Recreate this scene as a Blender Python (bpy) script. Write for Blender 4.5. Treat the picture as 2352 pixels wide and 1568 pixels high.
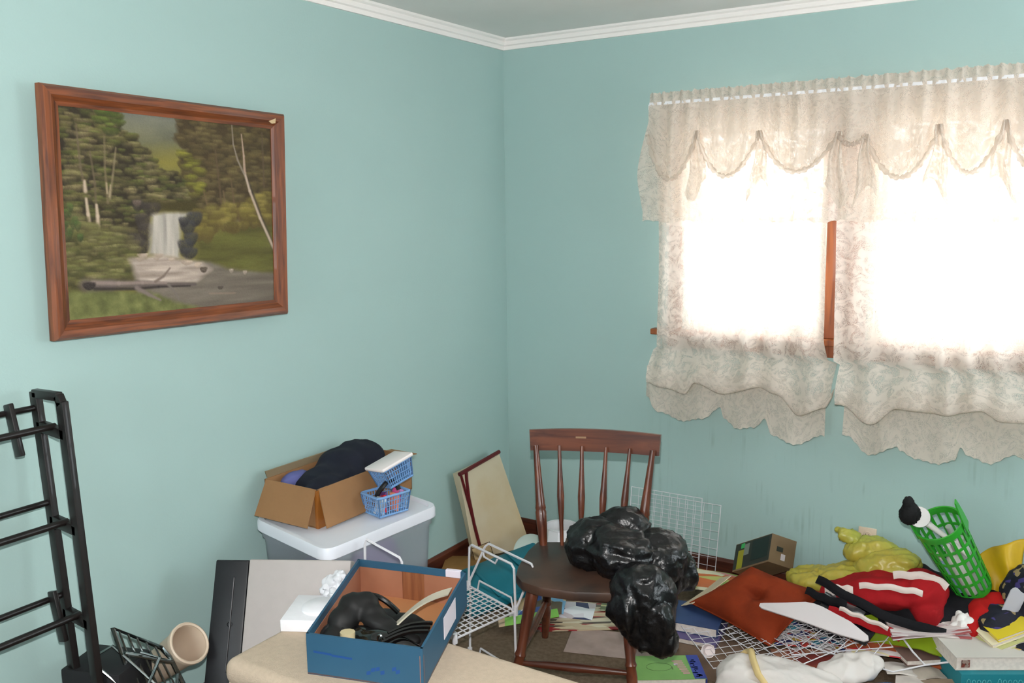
import bpy, bmesh, math, random
import numpy as np
from mathutils import Vector, Matrix, Euler, noise

for o in list(bpy.data.objects):
    bpy.data.objects.remove(o)
sc = bpy.context.scene
COL = sc.collection

def S(r, g, b):
    f = lambda c: (c/255/12.92) if c/255 <= .04045 else ((c/255+.055)/1.055)**2.4
    return (f(r), f(g), f(b), 1.0)

# ------------------------------------------------------------------ camera
CAM = Vector((2.4043, -3.7449, 1.6586))
YAW, PITCH, ROLL = math.radians(32.3927), math.radians(8.5787), math.radians(-0.7729)
fw = Vector((-math.sin(YAW)*math.cos(PITCH), math.cos(YAW)*math.cos(PITCH), -math.sin(PITCH)))
rt = Vector((math.cos(YAW), math.sin(YAW), 0))
up = rt.cross(fw)
r2 = rt*math.cos(ROLL) + up*math.sin(ROLL)
u2 = -rt*math.sin(ROLL) + up*math.cos(ROLL)
cd = bpy.data.cameras.new('camera')
cd.sensor_width = 36.0
cd.lens = 36.0*2065.44/2352
cd.clip_start = .05
cam = bpy.data.objects.new('camera', cd)
COL.objects.link(cam)
cam.matrix_world = Matrix(((r2.x, u2.x, -fw.x, CAM.x), (r2.y, u2.y, -fw.y, CAM.y), (r2.z, u2.z, -fw.z, CAM.z), (0, 0, 0, 1)))
sc.camera = cam

# ------------------------------------------------------------------ world, flash, exposure
w = bpy.data.worlds.new('daylight')
sc.world = w
w.use_nodes = True
bg = w.node_tree.nodes['Background']
bg.inputs[0].default_value = (.88, .95, 1.0, 1)
bg.inputs[1].default_value = 10
# the on-camera flash, just above the lens
fl = bpy.data.lights.new('camera_flash', 'SPOT')
fl.spot_size = math.radians(100)
fl.spot_blend = .5
fl.energy = 225
fl.color = (1.0, .98, .96)
fl.shadow_soft_size = .014
flo = bpy.data.objects.new('camera_flash', fl)
flo.location = CAM + u2*.12 + fw*.03
flo.rotation_euler = cam.matrix_world.to_euler()
COL.objects.link(flo)
vs = sc.view_settings
vs.view_transform = 'Standard'
vs.look = 'None'
vs.exposure = 0.0
vs.gamma = 1.0
vs.use_curve_mapping = False

# ------------------------------------------------------------------ materials
MATS = {}
def mat(name, col, rough=.6, metal=0., spec=.4, nz=None, bump=None, col2=None, coat=0., sss=0.):
    """principled; nz=(scale,amount) varies the colour, col2 gives the second colour, bump=(scale,strength)"""
    if name in MATS:
        return MATS[name]
    m = bpy.data.materials.new(name)
    m.use_nodes = True
    t = m.node_tree
    b = t.nodes['Principled BSDF']
    b.inputs['Base Color'].default_value = col
    b.inputs['Roughness'].default_value = rough
    b.inputs['Metallic'].default_value = metal
    b.inputs['Specular IOR Level'].default_value = spec
    b.inputs['Coat Weight'].default_value = coat
    tc = t.nodes.new('ShaderNodeTexCoord')
    if nz:
        n = t.nodes.new('ShaderNodeTexNoise')
        n.inputs['Scale'].default_value = nz[0]
        n.inputs['Detail'].default_value = 5
        t.links.new(tc.outputs['Object'], n.inputs['Vector'])
        r = t.nodes.new('ShaderNodeMix')
        r.data_type = 'RGBA'
        c2 = col2 if col2 else tuple(c*(1-nz[1]) for c in col[:3])+(1,)
        r.inputs['A'].default_value = col
        r.inputs['B'].default_value = c2
        mr = t.nodes.new('ShaderNodeMapRange')
        mr.inputs[1].default_value = .38
        mr.inputs[2].default_value = .62
        t.links.new(n.outputs[0], mr.inputs[0])
        t.links.new(mr.outputs[0], r.inputs['Factor'])
        t.links.new(r.outputs['Result'], b.inputs['Base Color'])
    if bump:
        n2 = t.nodes.new('ShaderNodeTexNoise')
        n2.inputs['Scale'].default_value = bump[0]
        n2.inputs['Detail'].default_value = 4
        t.links.new(tc.outputs['Object'], n2.inputs['Vector'])
        bp = t.nodes.new('ShaderNodeBump')
        bp.inputs['Strength'].default_value = bump[1]
        bp.inputs['Distance'].default_value = .01
        t.links.new(n2.outputs[0], bp.inputs['Height'])
        t.links.new(bp.outputs[0], b.inputs['Normal'])
    MATS[name] = m
    return m

def wood(name, c1, c2, axis='X', scale=14, rough=.4, coat=.2):
    """grain stretched along one local axis"""
    if name in MATS:
        return MATS[name]
    m = mat(name, c1, rough, coat=coat)
    t = m.node_tree
    b = t.nodes['Principled BSDF']
    tc = t.nodes.new('ShaderNodeTexCoord')
    mp = t.nodes.new('ShaderNodeMapping')
    s = [scale*5]*3
    s['XYZ'.index(axis)] = scale*.35
    mp.inputs['Scale'].default_value = s
    n = t.nodes.new('ShaderNodeTexNoise')
    n.inputs['Scale'].default_value = 1
    n.inputs['Detail'].default_value = 6
    n.inputs['Distortion'].default_value = .6
    r = t.nodes.new('ShaderNodeValToRGB')
    r.color_ramp.elements[0].color = c2
    r.color_ramp.elements[0].position = .35
    r.color_ramp.elements[1].color = c1
    r.color_ramp.elements[1].position = .62
    t.links.new(tc.outputs['Object'], mp.inputs[0])
    t.links.new(mp.outputs[0], n.inputs['Vector'])
    t.links.new(n.outputs[0], r.inputs[0])
    t.links.new(r.outputs[0], b.inputs['Base Color'])
    return m

def lace(name, col, net=.5, motif=.95):
    """openwork lace: a see-through net with denser swirling motifs"""
    m = bpy.data.materials.new(name)
    m.use_nodes = True
    t = m.node_tree
    for n in list(t.nodes):
        t.nodes.remove(n)
    N = t.nodes.new
    L = t.links.new
    out = N('ShaderNodeOutputMaterial')
    tc = N('ShaderNodeTexCoord')
    n1 = N('ShaderNodeTexNoise')
    n1.inputs['Scale'].default_value = 17
    n1.inputs['Detail'].default_value = 2
    n1.inputs['Distortion'].default_value = 2.2
    L(tc.outputs['UV'], n1.inputs['Vector'])
    r1 = N('ShaderNodeMapRange')
    r1.inputs[1].default_value = .40
    r1.inputs[2].default_value = .58
    L(n1.outputs[0], r1.inputs[0])
    vo = N('ShaderNodeTexVoronoi')
    vo.inputs['Scale'].default_value = 280
    vo.feature = 'DISTANCE_TO_EDGE'
    L(tc.outputs['UV'], vo.inputs['Vector'])
    r2_ = N('ShaderNodeMapRange')
    r2_.inputs[1].default_value = .10
    r2_.inputs[2].default_value = .22
    r2_.inputs[3].default_value = min(1, net+.25)
    r2_.inputs[4].default_value = max(0, net-.3)
    L(vo.outputs[0], r2_.inputs[0])
    mx = N('ShaderNodeMix')
    L(r1.outputs[0], mx.inputs[0])
    L(r2_.outputs[0], mx.inputs[2])
    mx.inputs[3].default_value = motif
    d = N('ShaderNodeBsdfDiffuse')
    d.inputs[0].default_value = col
    tr = N('ShaderNodeBsdfTranslucent')
    tr.inputs[0].default_value = col
    m1 = N('ShaderNodeMixShader')
    m1.inputs[0].default_value = .35
    L(d.outputs[0], m1.inputs[1])
    L(tr.outputs[0], m1.inputs[2])
    tp = N('ShaderNodeBsdfTransparent')
    m2 = N('ShaderNodeMixShader')
    L(mx.outputs[0], m2.inputs[0])
    L(tp.outputs[0], m2.inputs[1])
    L(m1.outputs[0], m2.inputs[2])
    L(m2.outputs[0], out.inputs[0])
    MATS[name] = m
    return m

def clearmat(name, col, opacity=.5, rough=.25):
    """thin translucent plastic or glass sheet"""
    m = bpy.data.materials.new(name)
    m.use_nodes = True
    t = m.node_tree
    b = t.nodes['Principled BSDF']
    b.inputs['Base Color'].default_value = col
    b.inputs['Roughness'].default_value = rough
    b.inputs['Alpha'].default_value = opacity
    MATS[name] = m
    return m

# ------------------------------------------------------------------ mesh helpers
class MB:
    def __init__(s):
        s.v = []; s.f = []; s.uv = None; s.mi = None
    def add(s, vs_, fs, M=None):
        k = len(s.v)
        if M is not None:
            vs_ = [M @ Vector(v) for v in vs_]
        s.v += [tuple(v) for v in vs_]
        s.f += [tuple(i+k for i in f) for f in fs]
        return s
    def box(s, lo, hi, bev=0., M=None, seg=2):
        if bev <= 0:
            x0, y0, z0 = lo; x1, y1, z1 = hi
            vv = [(x0,y0,z0),(x1,y0,z0),(x1,y1,z0),(x0,y1,z0),(x0,y0,z1),(x1,y0,z1),(x1,y1,z1),(x0,y1,z1)]
            return s.add(vv, [(3,2,1,0),(4,5,6,7),(0,1,5,4),(1,2,6,5),(2,3,7,6),(3,0,4,7)], M)
        bm = bmesh.new()
        bmesh.ops.create_cube(bm, size=1)
        for v in bm.verts:
            v.co = Vector([lo[i]+(v.co[i]+.5)*(hi[i]-lo[i]) for i in range(3)])
        bmesh.ops.bevel(bm, geom=bm.edges[:], offset=bev, segments=seg, affect='EDGES', profile=.5)
        return s.bm(bm, M)
    def bm(s, bm, M=None):
        bm.verts.index_update()
        s.add([v.co.copy() for v in bm.verts], [[v.index for v in f.verts] for f in bm.faces], M)
        bm.free()
        return s
    def tube(s, pts, r, n=6, closed=False, M=None, cap=True):
        P = [Vector(p) for p in pts]
        rr = r if isinstance(r, (list, tuple)) else [r]*len(P)
        m = len(P)
        vv = []; ff = []
        ref = None
        for i in range(m):
            a = P[(i-1) % m] if (closed or i > 0) else P[i]
            b = P[(i+1) % m] if (closed or i < m-1) else P[i]
            t = (b-a)
            if t.length < 1e-9: t = Vector((0,0,1))
            t.normalize()
            if ref is None:
                ref = t.orthogonal().normalized()
            else:
                ref = (ref - t*ref.dot(t))
                if ref.length < 1e-6: ref = t.orthogonal()
                ref.normalize()
            q = t.cross(ref)
            for k in range(n):
                an = 2*math.pi*k/n
                vv.append(P[i] + (ref*math.cos(an)+q*math.sin(an))*rr[i])
        for i in range(m if closed else m-1):
            j = (i+1) % m
            for k in range(n):
                l = (k+1) % n
                ff.append((i*n+k, i*n+l, j*n+l, j*n+k))
        if cap and not closed:
            ff.append(tuple(reversed(range(n))))
            ff.append(tuple((m-1)*n+k for k in range(n)))
        return s.add(vv, ff, M)
    def lathe(s, prof, n=24, M=None, cap0=False, cap1=False):
        vv = []; ff = []
        for (r, z) in prof:
            for k in range(n):
                a = 2*math.pi*k/n
                vv.append((r*math.cos(a), r*math.sin(a), z))
        for i in range(len(prof)-1):
            for k in range(n):
                l = (k+1) % n
                ff.append((i*n+k, i*n+l, (i+1)*n+l, (i+1)*n+k))
        if cap0: ff.append(tuple(reversed(range(n))))
        if cap1: ff.append(tuple((len(prof)-1)*n+k for k in range(n)))
        return s.add(vv, ff, M)
    def prism(s, poly, z0, z1, M=None, bev=0.):
        bm = bmesh.new()
        vs_ = [bm.verts.new((x, y, z0)) for x, y in poly]
        f = bm.faces.new(vs_)
        g = bmesh.ops.extrude_face_region(bm, geom=[f])
        for v in g['geom']:
            if isinstance(v, bmesh.types.BMVert): v.co.z = z1
        bmesh.ops.recalc_face_normals(bm, faces=bm.faces[:])
        if bev > 0:
            bmesh.ops.bevel(bm, geom=bm.edges[:], offset=bev, segments=2, affect='EDGES', profile=.5)
        return s.bm(bm, M)
    def grid(s, fn, nu, nv, M=None, uvfn=None, closed_u=False):
        vv = []; ff = []
        for j in range(nv+1):
            for i in range(nu+1):
                vv.append(Vector(fn(i/nu, j/nv)))
        for j in range(nv):
            for i in range(nu):
                a = j*(nu+1)+i
                ff.append((a, a+1, a+nu+2, a+nu+1))
        if uvfn:
            if s.uv is None: s.uv = []
            s.uv += [uvfn(i/nu, j/nv) for j in range(nv+1) for i in range(nu+1)]
        return s.add(vv, ff, M)
    def mesh(s, name, m, smooth=False):
        me = bpy.data.meshes.new(name)
        me.from_pydata(s.v, [], s.f)
        if s.uv and len(s.uv) == len(s.v):
            ul = me.uv_layers.new(name='UVMap')
            li = np.empty(len(me.loops), dtype=np.int32)
            me.loops.foreach_get('vertex_index', li)
            ul.data.foreach_set('uv', np.array(s.uv, dtype=np.float32)[li].ravel())
        for q in (m if isinstance(m, (list, tuple)) else [m]):
            me.materials.append(q)
        if s.mi:
            for i, k in enumerate(s.mi): me.polygons[i].material_index = k
        if smooth:
            me.polygons.foreach_set('use_smooth', [True]*len(me.polygons))
            if smooth == 'auto':
                try: me.set_sharp_from_angle(angle=math.radians(38))
                except Exception: pass
        me.update()
        return me

def lnk(name, me, parent=None):
    o = bpy.data.objects.new(name, me)
    COL.objects.link(o)
    if parent is not None: o.parent = parent
    return o
def tag(o, label, cat, group=None):
    o['label'] = label; o['category'] = cat
    if group: o['group'] = group
    return o
def struct(o):
    o['kind'] = 'structure'
    return o
def thing(name, label, cat, M=None, group=None):
    o = bpy.data.objects.new(name, None)
    o.empty_display_size = .05
    COL.objects.link(o)
    o.matrix_world = M if M is not None else Matrix()
    return tag(o, label, cat, group)
def part(parent, name, mb, m, smooth='auto', label=None):
    o = lnk(name, mb.mesh(name, m, smooth), parent)
    if label: o['label'] = label
    return o
def solo(name, mb, m, label, cat, M=None, smooth='auto', group=None):
    o = lnk(name, mb.mesh(name, m, smooth))
    if M is not None: o.matrix_world = M
    return tag(o, label, cat, group)
def T(x, y, z, rz=0, rx=0, ry=0):
    return Matrix.Translation((x, y, z)) @ Euler((math.radians(rx), math.radians(ry), math.radians(rz)), 'XYZ').to_matrix().to_4x4()
def frame(o, x, y):
    """matrix whose X axis follows x and whose Y axis lies toward y"""
    x = Vector(x).normalized(); z = x.cross(Vector(y)).normalized(); yy = z.cross(x)
    return Matrix(((x.x,yy.x,z.x,o[0]),(x.y,yy.y,z.y,o[1]),(x.z,yy.z,z.z,o[2]),(0,0,0,1)))
def lerp_pts(pts, x):
    if x <= pts[0][0]: return pts[0][1]
    for (a, b), (c, d) in zip(pts, pts[1:]):
        if x <= c:
            t = (x-a)/(c-a); t = t*t*(3-2*t)
            return b+(d-b)*t
    return pts[-1][1]
def nz(x, y, z=0.): return noise.noise(Vector((x, y, z)))
def ridge(p, s, seed=0.):
    return 1-2*abs(noise.noise(Vector(p)*s+Vector((seed, seed*1.7, -seed))))
def crease(p, s, seed=0.):
    d, _ = noise.voronoi(Vector(p)*s+Vector((seed, -seed, seed*.6)))
    return min(1., (d[1]-d[0])*1.6)

def blob(ells, vox=.009, sm=2, disp=None, zmin=None, extra=None):
    """closed soft body: union of ellipsoids, remeshed, smoothed, then displaced along its normals"""
    bm = bmesh.new()
    for e in ells:
        c, r = e[0], e[1]
        M = Matrix.Translation(c) @ (Euler([math.radians(a) for a in e[2]]).to_matrix().to_4x4() if len(e) > 2 else Matrix()) @ Matrix.Diagonal((*r, 1))
        bmesh.ops.create_icosphere(bm, subdivisions=3, radius=1, matrix=M)
    me = bpy.data.meshes.new('tmp'); bm.to_mesh(me); bm.free()
    o = bpy.data.objects.new('tmp', me); COL.objects.link(o)
    md = o.modifiers.new('r', 'REMESH'); md.mode = 'VOXEL'; md.voxel_size = vox
    dg = bpy.context.evaluated_depsgraph_get()
    m2 = bpy.data.meshes.new_from_object(o.evaluated_get(dg))
    bpy.data.objects.remove(o); bpy.data.meshes.remove(me)
    bm = bmesh.new(); bm.from_mesh(m2); bpy.data.meshes.remove(m2)
    for _ in range(sm):
        bmesh.ops.smooth_vert(bm, verts=bm.verts, factor=.5, use_axis_x=True, use_axis_y=True, use_axis_z=True)
    bm.normal_update()
    if disp:
        mv = [(v, v.normal*disp(v.co)) for v in bm.verts]
        for v, d in mv: v.co += d
    for v in bm.verts:
        if zmin is not None and v.co.z < zmin: v.co.z = zmin
    out = MB(); out.bm(bm)
    return out

def sheet(fn, nu, nv, th=.004):
    """a cloth or card: surface fn(u,v) given a real thickness"""
    g = MB().grid(fn, nu, nv)
    bm = bmesh.new()
    vs_ = [bm.verts.new(v) for v in g.v]
    for f in g.f: bm.faces.new([vs_[i] for i in f])
    bm.normal_update()
    bmesh.ops.solidify(bm, geom=bm.faces[:], thickness=th)
    return MB().bm(bm)
def bilin(c00, c10, c11, c01):
    a, b, c, d = map(Vector, (c00, c10, c11, c01))
    return lambda u, v: (a*(1-u)+b*u)*(1-v) + (d*(1-u)+c*u)*v
# ================================================================== the room
RX, RY, RZ = 3.75, -4.7, 2.44
def wallmat():
    m = mat('wall_paint', S(166, 193, 189), .75, spec=.25, bump=(140, .04))
    t = m.node_tree; b = t.nodes['Principled BSDF']
    N = t.nodes.new; L = t.links.new
    tc = N('ShaderNodeTexCoord')
    # large soft unevenness of the paint
    n = N('ShaderNodeTexNoise'); n.inputs['Scale'].default_value = 1.4; n.inputs['Detail'].default_value = 3
    L(tc.outputs['Object'], n.inputs['Vector'])
    mx = N('ShaderNodeMix'); mx.data_type = 'RGBA'
    mx.inputs['A'].default_value = S(164, 192, 188); mx.inputs['B'].default_value = S(169, 195, 191)
    L(n.outputs[0], mx.inputs['Factor'])
    # grey vertical dirt runs low on the wall
    mp = N('ShaderNodeMapping'); mp.inputs['Scale'].default_value = (55, 55, 2.2)
    L(tc.outputs['Object'], mp.inputs[0])
    n2 = N('ShaderNodeTexNoise'); n2.inputs['Scale'].default_value = 1; n2.inputs['Detail'].default_value = 3
    L(mp.outputs[0], n2.inputs['Vector'])
    r = N('ShaderNodeMapRange'); r.inputs[1].default_value = .52; r.inputs[2].default_value = .75; r.inputs[3].default_value = 0; r.inputs[4].default_value = .55
    L(n2.outputs[0], r.inputs[0])
    n3 = N('ShaderNodeTexNoise'); n3.inputs['Scale'].default_value = 5.5; n3.inputs['Detail'].default_value = 3
    L(tc.outputs['Object'], n3.inputs['Vector'])
    r3 = N('ShaderNodeMapRange'); r3.inputs[1].default_value = .5; r3.inputs[2].default_value = .7
    L(n3.outputs[0], r3.inputs[0])
    sp = N('ShaderNodeSeparateXYZ'); L(tc.outputs['Object'], sp.inputs[0])
    zr = N('ShaderNodeMapRange'); zr.inputs[1].default_value = .95; zr.inputs[2].default_value = .45; L(sp.outputs[2], zr.inputs[0])
    xr = N('ShaderNodeMapRange'); xr.inputs[1].default_value = .55; xr.inputs[2].default_value = .95; L(sp.outputs[0], xr.inputs[0])
    a1 = N('ShaderNodeMath'); a1.operation = 'MULTIPLY'; L(r.outputs[0], a1.inputs[0]); L(r3.outputs[0], a1.inputs[1])
    a2 = N('ShaderNodeMath'); a2.operation = 'MULTIPLY'; L(a1.outputs[0], a2.inputs[0]); L(zr.outputs[0], a2.inputs[1])
    a3 = N('ShaderNodeMath'); a3.operation = 'MULTIPLY'; L(a2.outputs[0], a3.inputs[0]); L(xr.outputs[0], a3.inputs[1])
    m2 = N('ShaderNodeMix'); m2.data_type = 'RGBA'
    L(a3.outputs[0], m2.inputs['Factor']); L(mx.outputs['Result'], m2.inputs['A'])
    m2.inputs['B'].default_value = S(104, 122, 110)
    L(m2.outputs['Result'], b.inputs['Base Color'])
    return m
MW = wallmat()
MCEIL = mat('ceiling_paint', S(232, 230, 226), .9, nz=(3, .04))
MTRIM = mat('white_trim', S(246, 240, 236), .5)
MBASE = wood('baseboard_wood', S(92, 46, 30), S(58, 26, 18), 'X', 8, .45)
MCARP = mat('carpet', S(122, 104, 86), .95, spec=.1, nz=(60, .25), bump=(300, .5))

struct(lnk('floor', MB().box((0, RY, -.06), (RX, 0, 0)).mesh('floor', MCARP)))
struct(lnk('ceiling', MB().box((-.12, RY-.12, RZ), (RX+.12, .14, RZ+.1)).mesh('ceiling', MCEIL)))
struct(lnk('wall_left', MB().box((-.12, RY, 0), (0, 0, RZ)).mesh('wall_left', MW)))
WX = [(.93, 1.53), (1.70, 2.30)]; WZ0, WZ1 = 1.108, 1.995
wl = MB()
for a, b in ((-.12, WX[0][0]), (WX[0][1], WX[1][0]), (WX[1][1], RX+.12)):
    wl.box((a, 0, WZ0), (b, .14, WZ1))
wl.box((-.12, 0, 0), (RX+.12, .14, WZ0)); wl.box((-.12, 0, WZ1), (RX+.12, .14, RZ))
struct(lnk('wall_front', wl.mesh('wall_front', MW)))
BX0, BX1, BZ0, BZ1 = .45, 1.5, .9, 2.05      # added uncurtained window, out of view, to light the front wall
wb_ = MB()
wb_.box((-.12, RY-.12, 0), (BX0, RY, RZ)); wb_.box((BX1, RY-.12, 0), (RX+.12, RY, RZ))
wb_.box((BX0, RY-.12, 0), (BX1, RY, BZ0)); wb_.box((BX0, RY-.12, BZ1), (BX1, RY, RZ))
struct(lnk('wall_back', wb_.mesh('wall_back', MW)))
wr = MB()
OY0, OY1, OZ0, OZ1 = -1.2, -.12, 1.05, 2.18  # added window opening out of view, placed for daylight shadows on wall_left
wr.box((RX, RY, 0), (RX+.12, OY0, RZ)); wr.box((RX, OY1, 0), (RX+.12, 0, RZ))
wr.box((RX, OY0, 0), (RX+.12, OY1, OZ0)); wr.box((RX, OY0, OZ1), (RX+.12, OY1, RZ))
struct(lnk('wall_right', wr.mesh('wall_right', MW)))
# crown trim: three stepped beads
def crown(name, along, L_):
    prof = [(0, 0), (.010, 0), (.013, .012), (.013, .016), (.022, .020), (.026, .032), (.026, .036), (.036, .042), (.040, .05), (0, .05)]
    mb = MB(); n = len(prof)
    for e in (0, 1):
        for d, h in prof:
            q = d if e == 0 else 0
            mb.v.append((d, -L_*e - (d if e == 0 else 0), RZ-.05+h) if along == 'y' else (L_*e + (d if e == 0 else 0), -d, RZ-.05+h))
    for i in range(n):
        j = (i+1) % n
        mb.f.append((i, j, n+j, n+i))
    mb.f += [tuple(range(n)), tuple(range(2*n-1, n-1, -1))]
    struct(lnk(name, mb.mesh(name, MTRIM)))
crown('trim_1', 'y', -RY); crown('trim_2', 'x', RX)
def baseb(name, M, L_):
    mb = MB()
    mb.add([(0,0,0),(L_,0,0),(0,-.012,0),(L_,-.012,0),(0,-.012,.072),(L_,-.012,.072),(0,-.006,.085),(L_,-.006,.085),(0,0,.085),(L_,0,.085)],
           [(2,3,5,4),(4,5,7,6),(6,7,9,8),(0,2,4,6,8),(1,9,7,5,3)])
    mb.tube([(0,-.014,.008),(L_,-.014,.008)], .009, 8)
    o = struct(lnk(name, mb.mesh(name, MBASE))); o.matrix_world = M
baseb('baseboard_front', Matrix(), RX)
baseb('baseboard_left', T(0, RY, 0, 90), -RY)

# ================================================================== windows
MCAS = wood('casing_wood', S(168, 96, 52), S(118, 60, 30), 'Z', 8, .4)
MSASH = mat('sash_paint', S(222, 214, 204), .5)
MGLASS = clearmat('window_glass', (1, 1, 1, 1), .06, .02)
for i, (a, b) in enumerate(WX):
    e = bpy.data.objects.new('window_%d' % (i+1), None); COL.objects.link(e); struct(e); e.location = (a, 0, WZ0)
    wd, ht = b-a, WZ1-WZ0; mid = 1.578-WZ0
    f = MB()
    for lo, hi in (((0, .01, 0), (.02, .13, ht)), ((wd-.02, .01, 0), (wd, .13, ht)), ((.02, .01, ht-.02), (wd-.02, .13, ht)), ((.02, .01, 0), (wd-.02, .13, .018))):
        f.box(lo, hi)
    part(e, 'frame', f, MSASH, False)
    for nm, z0, z1, y in (('upper_sash', mid-.018, ht-.02, .075), ('lower_sash', .018, mid+.018, .04)):
        s_ = MB()
        for lo, hi in (((.02, y, z0), (.04, y+.03, z1)), ((wd-.04, y, z0), (wd-.02, y+.03, z1)), ((.04, y, z0), (wd-.04, y+.03, z0+.024)), ((.04, y, z1-.024), (wd-.04, y+.03, z1))):
            s_.box(lo, hi, .003)
        so = part(e, nm, s_, MSASH, False)
        p_ = MB().box((.04, y+.012, z0+.024), (wd-.04, y+.016, z1-.024))
        part(so, 'pane', p_, MGLASS, False)
for nm, M_, wd, ht in (('window_3', T(BX0, RY, BZ0), BX1-BX0, BZ1-BZ0), ('window_4', T(RX, OY0, OZ0, 90), OY1-OY0, OZ1-OZ0)):  # the two added, unseen windows that bring in extra daylight
    e = bpy.data.objects.new(nm, None); COL.objects.link(e); struct(e); e.matrix_world = M_
    y0, y1 = (-.09, -.05)
    f = MB()
    for lo, hi in (((0, y0, 0), (.04, y1, ht)), ((wd-.04, y0, 0), (wd, y1, ht)), ((.04, y0, 0), (wd-.04, y1, .04)), ((.04, y0, ht-.04), (wd-.04, y1, ht)), ((.04, y0+.005, ht/2-.02), (wd-.04, y1-.005, ht/2+.02))):
        f.box(lo, hi)
    part(e, 'frame', f, MSASH, False)
    for z0, z1 in ((.04, ht/2-.02), (ht/2+.02, ht-.04)):
        part(e, 'pane', MB().box((.04, (y0+y1)/2-.002, z0), (wd-.04, (y0+y1)/2+.002, z1)), MGLASS, False)
cs = bpy.data.objects.new('trim_3', None); COL.objects.link(cs); struct(cs)
for nm, lo, hi in (('casing_board', (.86, -.018, WZ0), (.925, 0, WZ1+.005)), ('casing_board', (1.535, -.018, WZ0), (1.695, 0, WZ1+.005)), ('casing_board', (2.305, -.018, WZ0), (2.37, 0, WZ1+.005)),
                   ('head_board', (.86, -.02, WZ1+.005), (2.37, 0, WZ1+.075)), ('stool', (.792, -.05, 1.082), (2.44, 0, 1.108)), ('apron', (.86, -.016, 1.03), (2.37, 0, 1.082))):
    part(cs, nm, MB().box(lo, hi, .004), MCAS, False)

# ================================================================== lace curtains
MLACE = lace('lace', S(234, 223, 211), .54, .9)
MLACE3 = lace('lace_sheer', S(234, 223, 211), .62, .92)
MLACE2 = lace('lace_dense', S(232, 219, 206), .7, .96)
MROD = mat('white_rod', S(240, 240, 242), .35)
rod = thing('curtain_rod', 'white curtain rod carrying the lace valance above both windows', 'curtain rod', T(.80, -.09, 2.08))
rb = MB().tube([(0, .09, 0), (0, .02, 0), (.012, 0, 0), (1.65, 0, 0), (1.662, .02, 0), (1.662, .09, 0)], .011, 8)
part(rod, 'rod', rb, MROD)
for x in (0, .83, 1.662):
    part(rod, 'bracket', MB().box((x-.012, .005, -.025), (x+.012, .09, .0), .003), MROD)

def cpanel(name, label, xl, xr, hem, ruf, seed):
    """a straight lace panel ending in a turned-under balloon hem over a scalloped ruffle"""
    t = thing(name, label, 'curtain', T(lerp_pts(xl, 1.5), -.08, .7), 'lace curtain panels')
    Mi = t.matrix_world.inverted()
    nf = 6.0
    def fold(u, z):
        a = .007+.007*max(0, min(1, (2.0-z)/1.1))
        q = u*nf*2*math.pi + 2.6*math.sin(5*u+seed) + 1.4*math.sin(11*u) + seed
        return a*math.sin(q) + .014*nz(u*7, z*2.2, seed)
    def body(u, v):
        # v 0..0.82 falls straight, then bulges out and under
        if v < .80:
            z = 2.07 - v/.80*(2.07-1.02)
            x = lerp_pts(xl, z)+(lerp_pts(xr, z)-lerp_pts(xl, z))*u
            return Mi @ Vector((x, -.082-fold(u, z), z))
        s = (v-.80)/.20
        z0 = 1.02
        x = lerp_pts(xl, .95)+(lerp_pts(xr, .95)-lerp_pts(xl, .95))*u
        h = lerp_pts(hem, x)
        if s < .75:
            a = s/.75
            z = z0-(z0-h)*a
            y = -.082-fold(u, z0)*(1-.4*a)-.075*math.sin(a*math.pi*.62)
        else:
            a = (s-.75)/.25
            z = h+.035*a - .012*math.sin(a*math.pi)
            y = -.082-fold(u, z0)*.6-.075*math.sin(math.pi*.62)*(1-.75*a)
        return Mi @ Vector((x, y+.008*nz(x*14, z*9, seed), z))
    def uv(u, v):
        return (u*.95+seed, v*1.4)
    part(t, 'panel', MB().grid(body, 130, 110, uvfn=uv), MLACE, True)
    x0, x1 = ruf[0][0]-.01, ruf[-1][0]+.01
    def skirt(u, v):
        x = x0+(x1-x0)*u
        b = lerp_pts(ruf, x) + .006*abs(math.sin(x*110)) - .004
        topz = lerp_pts(hem, x)+.06
        z = topz+(b-topz)*v
        y = -.075 - .03*v*(.5+.5*math.sin(x*23+seed+2*math.sin(x*7))) - .022*v*nz(x*14, seed, z*4)
        return Mi @ Vector((x, y, z))
    part(t, 'ruffle', MB().grid(skirt, 170, 24, uvfn=lambda u, v: (u*1.3+seed+.3, v*.32)), MLACE2, True)
    return t
cpanel('lace_curtain', 'cream lace curtain panel on the side toward the room corner, ending in a scalloped ruffle',
       [(.7, .79), (.86, .80), (1.02, .835), (1.3, .84), (2.1, .835)], [(.7, 1.60), (.93, 1.615), (1.0, 1.575), (1.12, 1.553), (1.6, 1.548), (2.1, 1.56)],
       [(.80, .885), (.893, .866), (.994, .844), (1.042, .90), (1.168, .865), (1.314, .905), (1.386, .887), (1.476, .807), (1.577, .845), (1.621, .905)],
       [(.80, .808), (.853, .745), (.956, .711), (1.06, .735), (1.133, .789), (1.15, .74), (1.211, .709), (1.29, .725), (1.334, .767), (1.359, .70), (1.467, .677), (1.561, .72)], 1.3)
cpanel('lace_curtain', 'cream lace curtain panel on the side away from the room corner, hem hanging lower',
       [(.7, 1.66), (.93, 1.625), (1.05, 1.597), (1.3, 1.592), (1.6, 1.588), (2.1, 1.58)], [(.7, 2.47), (.93, 2.48), (1.1, 2.44), (2.1, 2.44)],
       [(1.634, .869), (1.758, .805), (1.849, .875), (2.015, .869), (2.128, .898), (2.199, .866), (2.27, .867), (2.36, .83), (2.48, .88)],
       [(1.653, .737), (1.739, .665), (1.848, .713), (1.86, .70), (1.913, .676), (1.989, .668), (2.05, .69), (2.067, .74), (2.098, .71), (2.164, .69), (2.246, .731), (2.34, .68), (2.45, .75)], 4.1)

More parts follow.
